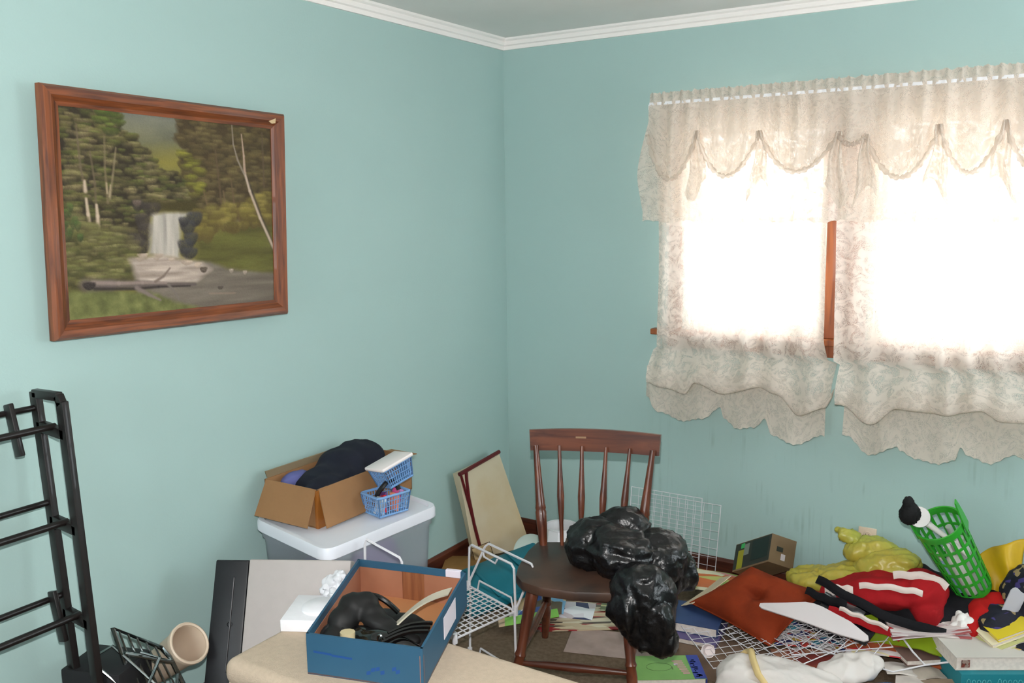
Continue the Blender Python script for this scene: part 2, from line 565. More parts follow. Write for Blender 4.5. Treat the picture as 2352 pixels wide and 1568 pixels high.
va = thing('lace_valance', 'gathered cream lace valance with swagged trim across the window tops', 'valance', T(.80, -.10, 1.58))
Mi = va.matrix_world.inverted()
def vx(u): return .802+(2.468-.802)*u
def vfold(x, k=1.): return k*(.009*math.sin(x*58+2*math.sin(x*13))+.006*math.sin(x*97+1)+.010*nz(x*20, 3.3))
def header(u, v):
    x = vx(u)
    top = 2.122 + .010*nz(x*45, 1.) + .007*nz(x*120, 2.)
    z = 2.068+(top-2.068)*v
    return Mi @ Vector((x, -.103+(.010*math.sin(x*150)+.008*nz(x*70, 5.))*v, z))
part(va, 'header_ruffle', MB().grid(header, 330, 6, uvfn=lambda u, v: (u*2.6, v*.08)), MLACE2, True)
band = MB().grid(lambda u, v: Mi @ Vector((vx(u), -.1035+.002*math.sin(u*400), 2.072+.012*v)), 200, 1)
part(va, 'casing_band', band, mat('white_tape', S(240, 238, 240), .7), True)
pins = [(.80, 1.95), (1.022, 1.955), (1.285, 1.941), (1.586, 1.92), (1.689, 1.905), (1.94, 1.928), (2.147, 1.931), (2.36, 1.94), (2.475, 1.93)]
dips = [1.76, 1.766, 1.775, 1.87, 1.742, 1.752, 1.755, 1.79]
def swag(x):
    for (a, za), (b, zb), d in zip(pins, pins[1:], dips):
        if x <= b or b == pins[-1][0]:
            t = min(1, max(0, (x-a)/(b-a)))
            base = za+(zb-za)*t
            return base-(base-d)*(math.sin(math.pi*t)**.75), t
    return 1.9, 0
def tier1(u, v):
    x = vx(u); zb, t = swag(x); z = 2.07+(zb-2.07)*v
    return Mi @ Vector((x, -.108-vfold(x, .7)-.02*v*math.sin(math.pi*t), z))
part(va, 'swag_tier', MB().grid(tier1, 220, 24, uvfn=lambda u, v: (u*2.1+.4, v*.3)), MLACE3, True)
for k, ((a, za), (b, zb), d) in enumerate(zip(pins, pins[1:], dips)):
    pts = []; rr = []
    for i in range(41):
        x = a+(b-a)*i/40; z, t = swag(x+1e-6)
        pts.append(Mi @ Vector((x, -.118-.02*math.sin(math.pi*t), z))); rr.append(.0085+.003*math.sin(i*2.1)+.002*math.sin(i*5.3))
    part(va, 'swag_trim', MB().tube(pts, rr, 8), MLACE2, True)
def tier2(u, v):
    xa = vx(u)
    hem_ = 1.578 + .006*math.sin(xa*40) + .006*abs(math.sin(xa*75))
    z = 2.06+(hem_-2.06)*v
    # the free end swells outward beside the casing
    sw = -.04*math.exp(-(xa-.80)/.05)*math.sin(min(1, v*1.1)*math.pi*.78)**2*1.5
    x = xa+sw
    return Mi @ Vector((x, -.095-vfold(x, 1.0)*(.6+.6*v)-.012*v, z))
part(va, 'lower_tier', MB().grid(tier2, 220, 40, uvfn=lambda u, v: (u*2.0+.77, v*.6)), MLACE3, True)
for (x, z) in pins[1:8]:
    # gathered tails hanging below each pinned point
    tl = MB().grid(lambda u, v: Mi @ Vector((x+(u-.5)*(.022+.07*v)+.006*math.sin(v*7+x*9), -.120-.010*math.sin(u*9.4), z-(.24+.05*math.sin(x*31+u*4))*v)), 14, 20, uvfn=lambda u, v: (u*.16+x, v*.3))
    part(va, 'tail', tl, MLACE, True)

# ================================================================== framed painting
pm = Matrix.Translation((.034, -1.927, 1.644)) @ Euler((math.radians(-1.1), 0, 0)).to_matrix().to_4x4() @ Euler((0, math.radians(1.3), 0)).to_matrix().to_4x4() @ Matrix(((0,0,1,0),(1,0,0,0),(0,1,0,0),(0,0,0,1)))
pf = thing('framed_painting', 'oak-framed landscape painting of a forest waterfall on the plain wall', 'painting', pm)
FW, FH, FB = .858, .686, .053
MOAK = {}
for ax in 'XY':
    MOAK[ax] = wood('oak_'+ax, S(134, 72, 36), S(86, 43, 22), ax, 16, .45)
def rail(cx, cy, ln, horiz):
    n = 8
    prof = [(-.5, .0), (-.5, .020), (-.36, .031), (0., .028), (.3, .017), (.5, .014), (.5, 0)]
    mb = MB(); np_ = len(prof)
    for e in (-1, 1):
        for q, z in prof:
            # q=-0.5 outer edge .. 0.5 inner edge, mitred ends
            along = e*(ln/2 - (q+.5)*FB)
            off = -(q)*FB
            mb.v.append((along, off, z))
    for i in range(np_):
        j = (i+1) % np_
        mb.f.append((i, j, np_+j, np_+i))
    mb.f += [tuple(reversed(range(np_))), tuple(range(np_, 2*np_))]
    return mb
for nm, M_, ln, ax in (('frame_rail', T(0, FH/2-FB/2, 0), FW, 'X'), ('frame_rail', T(0, -FH/2+FB/2, 0, 180), FW, 'X'),
                       ('frame_rail', T(-FW/2+FB/2, 0, 0, 90), FH, 'Y'), ('frame_rail', T(FW/2-FB/2, 0, 0, -90), FH, 'Y')):
    mb = rail(0, 0, ln, True)
    mb.v = [tuple(M_ @ Vector(v)) for v in mb.v]
    part(pf, nm, mb, MOAK[ax], False)
# chipped corner showing bare wood
part(pf, 'chip', MB().prism([(FW/2-.075, FH/2-.030), (FW/2-.045, FH/2-.018), (FW/2-.047, FH/2-.034), (FW/2-.062, FH/2-.037)], .0272, .0302), mat('bare_wood', S(205, 180, 140), .7), False)

def paint_canvas(Wp, Hp):
    """oil sketch: forest, waterfall and pool, laid down in strokes; returns Hp x Wp x 3 sRGB"""
    rng = np.random.RandomState(5)
    yy, xx = np.mgrid[0:Hp, 0:Wp]
    U = (xx+.5)/Wp; V = (yy+.5)/Hp
    img = np.zeros((Hp, Wp, 3))
    def uv(x, y):
        # sketch coordinates (drawn at a slant) to flat canvas 0..1
        s = .5
        for _ in range(6):
            yt = 200+115*s; yb = 1322-102*s
            v = (y-yt)/(yb-yt)
            xl_ = 285+60*v; xr_ = 1378+15*v
            s = (x-xl_)/(xr_-xl_)
        return s*1.0/(1.24-s*.24), v
    def fbm(su, sv, seed, oct=4):
        out = np.zeros((Hp, Wp)); a = 1.
        r_ = np.random.RandomState(seed)
        for o in range(oct):
            gw, gh = max(2, int(su*2**o)+2), max(2, int(sv*2**o)+2)
            g = r_.rand(gh, gw)
            gx = U*(gw-1.001); gy = V*(gh-1.001)
            x0 = gx.astype(int); y0 = gy.astype(int); fx = gx-x0; fy = gy-y0
            fx = fx*fx*(3-2*fx); fy = fy*fy*(3-2*fy)
            out += a*((g[y0,x0]*(1-fx)+g[y0,x0+1]*fx)*(1-fy)+(g[y0+1,x0]*(1-fx)+g[y0+1,x0+1]*fx)*fy)
            a *= .5
        return out/ (2-2**(1-oct))
    def blend(mask, col):
        c = np.array(col, float)
        img[:] = img*(1-mask[..., None]) + c*mask[..., None]
    def polymask(pts, soft=.012, wob=.02, seed=1):
        P = [uv(*p) for p in pts]
        wv = (fbm(14, 12, seed)-.5)*wob*2; wu = (fbm(14, 12, seed+50)-.5)*wob*2
        X = U+wu; Y = V+wv
        inside = np.zeros((Hp, Wp), bool); dist = np.full((Hp, Wp), 9.)
        for (x1, y1), (x2, y2) in zip(P, P[1:]+P[:1]):
            c = ((y1 > Y) != (y2 > Y)) & (X < (x2-x1)*(Y-y1)/(y2-y1+1e-12)+x1)
            inside ^= c
            dx, dy = x2-x1, y2-y1
            t = np.clip(((X-x1)*dx+(Y-y1)*dy)/(dx*dx+dy*dy+1e-12), 0, 1)
            dist = np.minimum(dist, np.hypot(X-x1-t*dx, Y-y1-t*dy))
        sd = np.where(inside, dist, -dist)
        return np.clip(sd/soft*.5+.5, 0, 1)
    def stroke(pts, w0, w1, col, op=1.):
        P = [uv(*p) for p in pts]; n = len(P)-1
        for k in range(n):
            (x1, y1), (x2, y2) = P[k], P[k+1]
            dx, dy = x2-x1, y2-y1
            t = np.clip(((U-x1)*dx+(V-y1)*dy)/(dx*dx+dy*dy+1e-12), 0, 1)
            d = np.hypot(U-x1-t*dx, (V-y1-t*dy)*.8)
            wd = w0+(w1-w0)*(k+t)/n
            blend(np.clip(1.4-d/wd, 0, 1)*op, col)
    def dab(u, v, ru, rv, ctop, cbot, op=.8):
        x0, x1 = int(max(0, (u-ru*1.3)*Wp)), int(min(Wp, (u+ru*1.3)*Wp)+1)
        y0, y1 = int(max(0, (v-rv*1.5)*Hp)), int(min(Hp, (v+rv*1.5)*Hp)+1)
        if x1 <= x0 or y1 <= y0: return
        uu = U[y0:y1, x0:x1]; vv = V[y0:y1, x0:x1]
        a = (uu-u)/ru; b = (vv-v)/rv + .55*a*a
        m = np.clip(2.2-2.2*(a*a+b*b), 0, 1)*op*(.6+.4*rng.rand(*a.shape))
        t = np.clip(b*.5+.5, 0, 1)[..., None]
        c = np.array(ctop)*(1-t)+np.array(cbot)*t
        img[y0:y1, x0:x1] = img[y0:y1, x0:x1]*(1-m[..., None])+c*m[..., None]
    def dabs(n, region, ru, rv, tops, cbot, op=.75, seed=2):
        r_ = np.random.RandomState(seed); k = 0; tries = 0
        order = []
        while k < n and tries < n*40:
            tries += 1
            u, v = r_.rand(), r_.rand()
            if region[min(Hp-1, int(v*Hp)), min(Wp-1, int(u*Wp))] > .5:
                order.append((v, u)); k += 1
        order.sort()
        for v, u in order:
            s = .6+.8*r_.rand()
            c = np.array(tops[r_.randint(len(tops))], float)*(.8+.4*r_.rand())
            dab(u, v, ru*s, rv*s, c, cbot, op)
    # hills and haze
    f1 = fbm(5, 9, 3)
    t = np.clip(V/.36, 0, 1)[..., None]
    img[:] = np.array((112, 116, 106))*(1-t)+np.array((108, 104, 52))*t
    img += ((f1-.5)*46)[..., None]*np.array((1, .95, .6))
    blend(polymask([(740, 440), (1010, 430), (1010, 560), (780, 540)], .05, .02, 4)*.7, (128, 122, 50))
    # forest masses
    left = polymask([(270, 180), (580, 205), (612, 300), (680, 375), (745, 430), (790, 525), (880, 530), (960, 590), (1010, 700), (770, 710), (700, 850), (640, 980), (300, 900)], .012, .03, 7)
    right = polymask([(900, 262), (1400, 300), (1410, 900), (1200, 840), (1000, 770), (960, 690), (905, 470), (945, 430), (885, 360)], .012, .03, 8)
    blend(left, (46, 40, 27)); blend(right, (66, 55, 34))
    greens = [(124, 120, 78), (104, 104, 58), (94, 104, 48), (138, 130, 92), (86, 82, 50)]
    dabs(520, left, .026, .017, greens, (38, 32, 21), .9, 11)
    dabs(460, right, .027, .020, [(92, 84, 48), (100, 92, 56), (82, 72, 44), (112, 104, 66)], (54, 44, 28), .85, 12)
    edge = polymask([(900, 440), (1010, 470), (1030, 640), (1000, 700), (950, 560)], .02, .02, 9)
    dabs(46, edge, .030, .018, [(140, 142, 52), (128, 132, 46), (116, 116, 44)], (52, 46, 28), .85, 13)
    lt = polymask([(470, 215), (590, 225), (610, 300), (560, 380), (490, 300)], .02, .02, 10)
    dabs(34, lt, .034, .018, [(98, 122, 44), (86, 110, 40)], (44, 42, 26), .85, 14)
    # trunks
    for p_, c_ in ((((385, 300), (395, 400), (408, 520), (432, 640)), (98, 88, 70)), (((455, 440), (480, 600), (492, 840)), (96, 86, 68)), (((527, 360), (530, 520), (545, 700)), (110, 100, 76)), (((585, 420), (570, 560), (556, 680)), (122, 112, 88)),
                   (((1090, 430), (1105, 560), (1120, 700)), (88, 74, 54)), (((1170, 580), (1185, 700), (1215, 800)), (96, 80, 58)), (((1130, 640), (1150, 770)), (104, 88, 64)), (((1030, 640), (1060, 760)), (100, 84, 60)), (((1330, 340), (1340, 620)), (84, 72, 56))):
        stroke(p_, .004, .006, c_, .75)
    for p_ in (((436, 680), (446, 760), (456, 840)), ((488, 712), (494, 770), (497, 842)), ((428, 590), (432, 640))):
        stroke(p_, .006, .009, (176, 162, 142), .95)
    for p_ in (((558, 610), (553, 668)), ((538, 600), (542, 650))):
        stroke(p_, .004, .005, (150, 138, 112), .9)
    # bank above the falls and rocks
    blend(polymask([(760, 700), (990, 690), (1010, 745), (960, 755), (800, 745)], .015, .01, 15), (64, 58, 28))
    for c_ in ((695, 715, .03, .035), (765, 735, .05, .04), (720, 800, .04, .05), (690, 900, .05, .045), (640, 905, .04, .03), (715, 930, .045, .05), (735, 850, .04, .05)):
        u, v = uv(c_[0], c_[1]); dab(u, v, c_[2], c_[3], (74, 68, 64), (40, 34, 30), .95)
    dab(*uv(692, 705), .022, .02, (128, 112, 100), (70, 62, 56), .9)
    # meadow and bushes on the far bank
    blend(polymask([(985, 880), (1150, 850), (1410, 790), (1410, 1090), (1150, 1060), (1000, 1010)], .02, .015, 16), (86, 86, 40))
    mead = polymask([(985, 880), (1150, 850), (1410, 790), (1410, 1090), (1150, 1060), (1000, 1010)], .02, .015, 16)
    img += (mead*(fbm(6, 30, 17)-.5)*44)[..., None]*np.array((.9, 1, .5))
    bush = polymask([(1000, 760), (1100, 740), (1400, 640), (1400, 790), (1200, 840), (1000, 900)], .03, .03, 18)
    dabs(120, bush, .03, .03, [(122, 116, 54), (108, 100, 46), (134, 126, 66), (96, 88, 40)], (78, 66, 34), .8, 19)
    # waterfall
    fall = polymask([(768, 760), (830, 748), (965, 752), (912, 800), (906, 990), (755, 970), (760, 830)], .012, .008, 20)
    blend(fall, (166, 164, 156))
    img += (fall*(fbm(46, 3, 21, 3)-.5)*66)[..., None]*np.array((1, 1, .94))
    for c_ in ((985, 785, .045, .045), (950, 830, .045, .045), (965, 890, .04, .04), (940, 930, .045, .045), (955, 965, .05, .035), (930, 800, .03, .03)):
        u, v = uv(c_[0], c_[1]); dab(u, v, c_[2], c_[3], (70, 70, 74), (34, 32, 34), .97)
    # near-left shrubs and grass
    sh = polymask([(320, 700), (470, 840), (600, 830), (690, 950), (690, 1100), (500, 1130), (330, 1180)], .02, .03, 22)
    blend(sh, (68, 66, 36))
    dabs(230, sh, .030, .020, [(104, 104, 58), (120, 120, 74), (88, 94, 48), (136, 132, 90)], (52, 48, 28), .75, 23)
    fer = polymask([(325, 700), (410, 760), (420, 880), (330, 880)], .03, .02, 24)
    dabs(60, fer, .012, .020, [(86, 112, 54), (74, 96, 46)], (44, 48, 28), .7, 25)
    # river: foam, then still pool
    pool = polymask([(660, 985), (1060, 1010), (1160, 1050), (1410, 1070), (1410, 1260), (1000, 1270), (690, 1180)], .012, .008, 26)
    blend(pool, (104, 98, 88))
    img += (pool*(fbm(4, 34, 27)-.5)*40)[..., None]
    foam = polymask([(655, 1000), (760, 970), (900, 985), (1020, 1010), (1070, 1050), (1000, 1110), (860, 1130), (700, 1110)], .015, .015, 28)
    blend(foam, (158, 148, 138))
    img += (foam*(fbm(6, 40, 29)-.45)*95)[..., None]
    dabs(40, polymask([(690, 975), (900, 980), (1060, 1040), (1180, 1062), (1060, 1065), (880, 1005), (690, 1000)], .01, .01, 30), .018, .01, [(196, 182, 164), (180, 166, 150)], (140, 128, 116), .9, 31)
    dab(*uv(1030, 1052), .022, .018, (74, 66, 54), (58, 50, 42), .95)
    for c_ in ((1170, 1058), (1240, 1068)):
        dab(*uv(*c_), .014, .014, (190, 178, 164), (130, 122, 112), .95)
    stroke([(1060, 1178), (1190, 1176)], .004, .004, (136, 122, 108), .7)
    dab(*uv(1115, 1148), .018, .011, (70, 66, 58), (60, 56, 48), .9)
    # foreground grass and fallen log
    gr = polymask([(330, 1165), (480, 1150), (760, 1170), (900, 1220), (1070, 1252), (800, 1300), (330, 1340)], .012, .02, 32)
    blend(gr, (98, 104, 60))
    img += (gr*(fbm(26, 20, 33)-.5)*62)[..., None]*np.array((1, 1, .7))
    stroke([(432, 1128), (560, 1128), (690, 1128), (800, 1128), (985, 1128)], .026, .008, (92, 84, 80), .95)
    stroke([(470, 1116), (600, 1120), (720, 1118), (840, 1120)], .010, .005, (140, 128, 122), .8)
    stroke([(480, 1150), (680, 1150), (800, 1140), (960, 1136)], .007, .004, (46, 40, 38), .8)
    stroke([(690, 1145), (750, 1180), (810, 1210)], .011, .005, (118, 108, 104), .95)
    stroke([(858, 1042), (825, 1085), (785, 1112)], .004, .007, (112, 100, 92), .95)
    stroke([(850, 1130), (885, 1170), (905, 1210)], .007, .004, (112, 106, 100), .9)
    dab(*uv(452, 1135), .030, .022, (40, 34, 32), (34, 28, 26), .95)
    # the pale leaning tree
    stroke([(1400, 965), (1330, 800), (1275, 650), (1245, 560)], .013, .009, (60, 54, 46), .9)
    stroke([(1390, 945), (1318, 780), (1266, 640), (1240, 545)], .008, .007, (176, 162, 146), .95)
    stroke([(1240, 545), (1236, 460), (1224, 350)], .008, .003, (166, 146, 130), .95)
    stroke([(1236, 550), (1204, 480), (1182, 400), (1175, 300)], .006, .003, (128, 120, 108), .95)
    img += (rng.rand(Hp, Wp, 1)-.5)*7
    return np.clip(img*np.array((1.06, 1.02, 1.0)), 0, 255)

CWp, CHp = 300, 234
cw, ch = FW-2*FB+.006, FH-2*FB+.006
arr = paint_canvas(CWp, CHp)/255.
lin = np.where(arr <= .04045, arr/12.92, ((arr+.055)/1.055)**2.4)
xs = np.linspace(-cw/2, cw/2, CWp); ys = np.linspace(ch/2, -ch/2, CHp)
cv = MB()
gx, gy = np.meshgrid(xs, ys)
cv.v = [(float(a), float(b), .011) for a, b in zip(gx.ravel(), gy.ravel())]
cv.f = [(j*CWp+i, (j+1)*CWp+i, (j+1)*CWp+i+1, j*CWp+i+1) for j in range(CHp-1) for i in range(CWp-1)]
mcan = mat('oil_paint', (1, 1, 1, 1), .55, spec=.3, bump=(220, .15))
me = cv.mesh('canvas', mcan)
ca = me.color_attributes.new('paint', 'FLOAT_COLOR', 'POINT')
ca.data.foreach_set('color', np.concatenate([lin.reshape(-1, 3), np.ones((CWp*CHp, 1))], 1).astype(np.float32).ravel())
at = mcan.node_tree.nodes.new('ShaderNodeVertexColor'); at.layer_name = 'paint'
mcan.node_tree.links.new(at.outputs[0], mcan.node_tree.nodes['Principled BSDF'].inputs['Base Color'])
lnk('canvas', me, pf)
part(pf, 'backing', MB().box((-cw/2, -ch/2, .001), (cw/2, ch/2, .009)), mat('backing_board', S(120, 100, 76), .8), False)
# ================================================================== black slatted media rack by the wall
MBLK = mat('black_lacquer', S(24, 18, 17), .42, nz=(9, .4), coat=.15)
rk = thing('media_rack', 'black wooden media rack of dowels and ladder ends leaning on the wall', 'rack', T(.16, -2.43, 0))
Mi = rk.matrix_world.inverted()
def rl(x, y, z): return Mi @ Vector((x, y, z))
def post(pts, w_=.032, d_=.020):
    mb = MB()
    for a, b in zip(pts, pts[1:]):
        a, b = Vector(a), Vector(b)
        ln = (b-a).length
        M_ = frame(a, (b-a), (0, 1, 0))
        mb.box((-.004, -d_/2, -w_/2), (ln+.004, d_/2, w_/2), .003, Mi @ M_)
    return mb
BT, BB = (.052, 1.180), (.150, 0.0)      # rear upright, x and z at top and floor
FT, FBm = (.172, 1.180), (.246, 0.0)
def bx_(z): return BB[0]+(BT[0]-BB[0])*z/1.18
def fx_(z): return FBm[0]+(FT[0]-FBm[0])*z/1.18
YE = [-2.43, -3.05]
for y in YE:
    lf = part(rk, 'ladder_end', post([(bx_(0), y, 0), (bx_(1.18), y, 1.18)]).add(*[(lambda q: (q.v, q.f))(post([(fx_(0), y, 0), (fx_(1.165), y, 1.165)]))][0]), MBLK)
    part(lf, 'top_rail', post([(bx_(1.18), y, 1.178), (fx_(1.18)-.012, y, 1.180), (fx_(1.18), y, 1.160)], .024), MBLK)
    for z in (1.085, .825, .565, .30, .06):
        part(lf, 'rung', post([(bx_(z), y, z+.005), (fx_(z), y, z-.005)], .03), MBLK)
for z in (1.085, .825, .565, .30):
    part(rk, 'dowel', MB().tube([rl(bx_(z)-.004, YE[0], z+.055), rl(bx_(z)-.004, YE[1], z+.055)], .0085, 10), MBLK)
    part(rk, 'dowel', MB().tube([rl((bx_(z)+fx_(z))/2+.012, YE[0], z+.012), rl((bx_(z)+fx_(z))/2+.012, YE[1], z+.012)], .0095, 10), MBLK)
for z, y in ((1.085, -2.515), (.565, -2.47)):
    part(rk, 'divider', post([(bx_(z)+.012, y, z+.078), (bx_(z)+.045, y, z-.05)], .030, .014), MBLK)

# ================================================================== things on the floor left of the bench
MCHR = mat('chrome', S(150, 158, 158), .22, metal=1.)
cr = thing('wire_rack', 'folded chrome wire rack tilted against the plain wall beside the media rack', 'wire rack', T(.2, -2.3, 0))
Mi2 = cr.matrix_world.inverted()
def cpt(*p): return Mi2 @ Vector(p)
A, B_, C_, D_ = (.205, -2.362, .515), (.21, -2.215, .395), (.225, -2.205, .372), (.19, -2.30, .43)
part(cr, 'frame', MB().tube([cpt(.30, -2.29, .0), cpt(.205, -2.362, .518), cpt(.215, -2.222, .400), cpt(.23, -2.208, .37), cpt(.36, -2.13, .0)], .0065, 8), MCHR)
part(cr, 'cross_bar', MB().tube([cpt(.223, -2.345, .44), cpt(.238, -2.206, .355)], .006, 8), MCHR)
for k in range(5):
    u = .12+k*.18
    a = Vector((.205, -2.362, .518)).lerp(Vector((.215, -2.222, .400)), u); b = Vector((.30, -2.29, .02)).lerp(Vector((.36, -2.13, .02)), u)
    part(cr, 'bar', MB().tube([Mi2 @ a, Mi2 @ b], .0028, 6), MCHR)
part(cr, 'handle', MB().tube([cpt(.19, -2.43, .45), cpt(.20, -2.365, .465), cpt(.30, -2.30, .34), cpt(.31, -2.365, .33), cpt(.19, -2.43, .45)], .0045, 8), MCHR)
part(cr, 'handle', MB().tube([cpt(.31, -2.365, .33), cpt(.27, -2.27, .405), cpt(.23, -2.30, .425)], .0045, 8), MCHR)
part(cr, 'handle', MB().tube([cpt(.36, -2.31, .22), cpt(.30, -2.235, .35)], .0045, 8), MCHR)

cb = thing('carton', 'small black carton with a pale label behind the chrome wire rack', 'carton', T(.16, -2.37, 0, 20))
part(cb, 'body', MB().box((-.09, -.06, 0), (.09, .09, .41), .004), mat('black_card', S(26, 26, 28), .6))
part(cb, 'label_panel', MB().box((.02, -.0625, .30), (.075, -.0595, .38)), mat('pale_label', S(206, 196, 200), .6), False)
part(cb, 'label_panel', MB().box((.03, -.0635, .345), (.065, -.062, .352)), mat('label_ink', S(70, 60, 66), .6), False)

MBIN = mat('beige_plastic', S(214, 194, 172), .45, nz=(5, .06))
wb = thing('waste_bin', 'beige plastic waste bin lying tilted on its side behind the black-fronted case', 'bin', frame((.20, -2.23, .20), (.25, -.55, .35), (0, .1, .9)) )
zx = Vector((.80, .06, .60)).normalized(); xx_ = zx.orthogonal().normalized(); yx_ = zx.cross(xx_)
wb.matrix_world = Matrix(((xx_.x, yx_.x, zx.x, .075), (xx_.y, yx_.y, zx.y, -2.150), (xx_.z, yx_.z, zx.z, .265), (0, 0, 0, 1)))
part(wb, 'bucket', MB().lathe([(0, 0), (.044, 0), (.048, .004), (.058, .19), (.055, .19), (.046, .008), (0, .007)], 32), MBIN)
part(wb, 'rim', MB().lathe([(.057, .180), (.063, .182), (.064, .197), (.060, .200), (.055, .197), (.056, .184)], 32), MBIN)
part(wb, 'sticker', MB().box((.0, .048, .165), (.014, .052, .178)), mat('red_sticker', S(220, 40, 60), .5), False)
solo('crumpled_bag', blob([((.34, -2.12, .10), (.06, .05, .10)), ((.40, -2.08, .06), (.05, .06, .06))], .01, 2, lambda c: .02*(crease(c, 22)-.4), .0), clearmat('clear_bag', S(200, 195, 185), .55, .3), 'crumpled clear plastic bag on the floor under the beige waste bin', 'plastic bag')

# the black-fronted beige case, leaning
tx = Vector((.878, .478, 0)); back = Vector((-.478, .878, 0)); tilt = math.radians(24)
ex = tx
ez = back*math.sin(tilt) + Vector((0, 0, 1))*math.cos(tilt)
ey = ez.cross(ex)
hc = .58/math.cos(tilt)
bo = Vector((.177, -1.982, .58)) - ez*hc
bcM = Matrix(((ex.x, ey.x, ez.x, bo.x), (ex.y, ey.y, ez.y, bo.y), (ex.z, ey.z, ez.z, bo.z), (0, 0, 0, 1)))
bc = thing('equipment_case', 'tall beige metal case with a black plastic front leaning beside the bench', 'case', bcM)
part(bc, 'body', MB().box((.108, 0, 0), (.43, .06, hc), .006), mat('beige_metal', S(180, 172, 168), .5, nz=(30, .03)))
fp = part(bc, 'front_panel', MB().box((0, .004, 0), (.106, .06, hc-.003), .005), mat('black_plastic', S(30, 31, 34), .45, nz=(20, .15)))
part(fp, 'groove', MB().box((.062, -.0005, .30), (.066, .006, .58), .001), mat('dark_groove', S(14, 14, 16), .3), False)
part(fp, 'button', MB().lathe([(.0, -.002), (.007, -.002), (.008, .004)], 14, T(.064, .004, .44, 0, 90)), mat('dark_groove', S(14, 14, 16), .3))

# ================================================================== storage tub, carton and baskets on its lid
zt_ = .60
tubM = T(.2965, -1.5175, 0, 0)
# lid corners found from its outline: left, front, right
Lc, Fc, Rc = Vector((.030, -1.700, 0)), Vector((.470, -1.800, 0)), Vector((.512, -1.262, 0))
Bc = Lc+Rc-Fc
def tubring(scale, z, rad=.05, n=6):
    cs_ = [Lc, Fc, Rc, Bc]; cen = (Lc+Rc)/2
    cs_ = [cen+(c-cen)*scale for c in cs_]
    out = []
    for i in range(4):
        p0, p1, p2 = cs_[i-1], cs_[i], cs_[(i+1) % 4]
        a = p1+(p0-p1).normalized()*rad; b = p1+(p2-p1).normalized()*rad
        for k in range(n+1):
            t = k/n
            out.append(a*(1-t)**2+p1*2*t*(1-t)+b*t*t + Vector((0, 0, z)))
    return out
def rings(rs, cap0=True, cap1=True):
    mb = MB(); n = len(rs[0])
    for r_ in rs: mb.v += [tuple(v) for v in r_]
    for i in range(len(rs)-1):
        for k in range(n):
            l = (k+1) % n
            mb.f.append((i*n+k, i*n+l, (i+1)*n+l, (i+1)*n+k))
    if cap0: mb.f.append(tuple(reversed(range(n))))
    if cap1: mb.f.append(tuple((len(rs)-1)*n+k for k in range(n)))
    return mb
tub = thing('storage_tub', 'tall frosted plastic storage tub with a white lid against the plain wall', 'storage tub')
part(tub, 'body', rings([tubring(.80, .0), tubring(.82, .01), tubring(.93, .53), tubring(.955, .535), tubring(.955, .565)], True, False), clearmat('frosted_plastic', S(196, 202, 212), .46, .35), True)
part(tub, 'lid', rings([tubring(.985, .558), tubring(1.0, .562), tubring(1.0, .590), tubring(.985, .600), tubring(.93, .600), tubring(.91, .592), tubring(.70, .594)]), mat('white_lid', S(226, 228, 236), .35, nz=(4, .03)))
# what shows through the frosted side
solo('folded_cloth', blob([((.34, -1.42, .30), (.085, .14, .22)), ((.22, -1.58, .28), (.11, .09, .20))], .02, 2, lambda c: .01*nz(c.x*9, c.y*9, c.z*9)), mat('lilac_cloth', S(150, 130, 180), .8, nz=(8, .2)), 'lilac cloth seen through the frosted side of the storage tub', 'cloth')

MCARD = mat('cardboard', S(152, 112, 74), .8, nz=(6, .1), bump=(60, .05))
MCARDI = mat('cardboard_inner', S(142, 124, 96), .85, nz=(6, .1))
O_ = Vector((.300, -1.655, .595)); ux = Vector((-.98, .10, 0)).normalized(); uy = Vector((-.10, .995, 0)).normalized()
# O = near corner; ux runs to the wall, uy runs along the wall
kbM = Matrix(((-ux.x, uy.x, 0, O_.x), (-ux.y, uy.y, 0, O_.y), (0, 0, 1, O_.z), (0, 0, 0, 1)))
kb = thing('cardboard_box', 'open brown cardboard box of dark clothes on the white tub lid', 'cardboard box', kbM)
bw, bl, bh, th = .25, .50, .135, .004
part(kb, 'tray', MB().box((-bw, 0, .001), (0, bl, .005)).box((-bw, 0, 0), (-bw+th, bl, bh)).box((-th, 0, 0), (0, bl, bh)).box((-bw, 0, 0), (0, th, bh)).box((-bw, bl-th, 0), (0, bl, bh)), MCARD, False)
def flap(c0, c1, outv, ln, name='flap', m=None):
    c0, c1, outv = Vector(c0), Vector(c1), Vector(outv).normalized()
    nrm = (c1-c0).cross(outv).normalized()*th
    d0 = c0+(c1-c0)*.03; d1 = c1-(c1-c0)*.03
    vv = [d0, d1, c1+outv*ln-(c1-c0)*.0, c0+outv*ln+(c1-c0)*.0]
    mb = MB().add(vv+[v+nrm for v in vv], [(0,1,2,3),(7,6,5,4),(0,4,5,1),(1,5,6,2),(2,6,7,3),(3,7,4,0)])
    part(kb, name, mb, m or MCARD, False)
flap((-bw, 0, bh), (0, 0, bh), (0, -.42, -.9), .128)            # end flap hanging over the near end
flap((0, 0, bh), (0, bl*.62, bh), (.30, 0, -.95), .132)             # side flap hanging over the side
flap((-bw, bl, bh), (-bw, 0, bh), (.25, 0, 1), .028, m=MCARDI)      # back flap standing up along the wall
flap((0, bl, bh), (-bw*.5, bl, bh), (0, .9, -.1), .035)
part(kb, 'tape', MB().box((-.012, -.0015, .0), (.001, .06, bh*.98)), mat('brown_tape', S(150, 92, 40), .25), False)
bx0 = O_
def kp(a, b, c): return tuple(kbM @ Vector((a, b, c)))
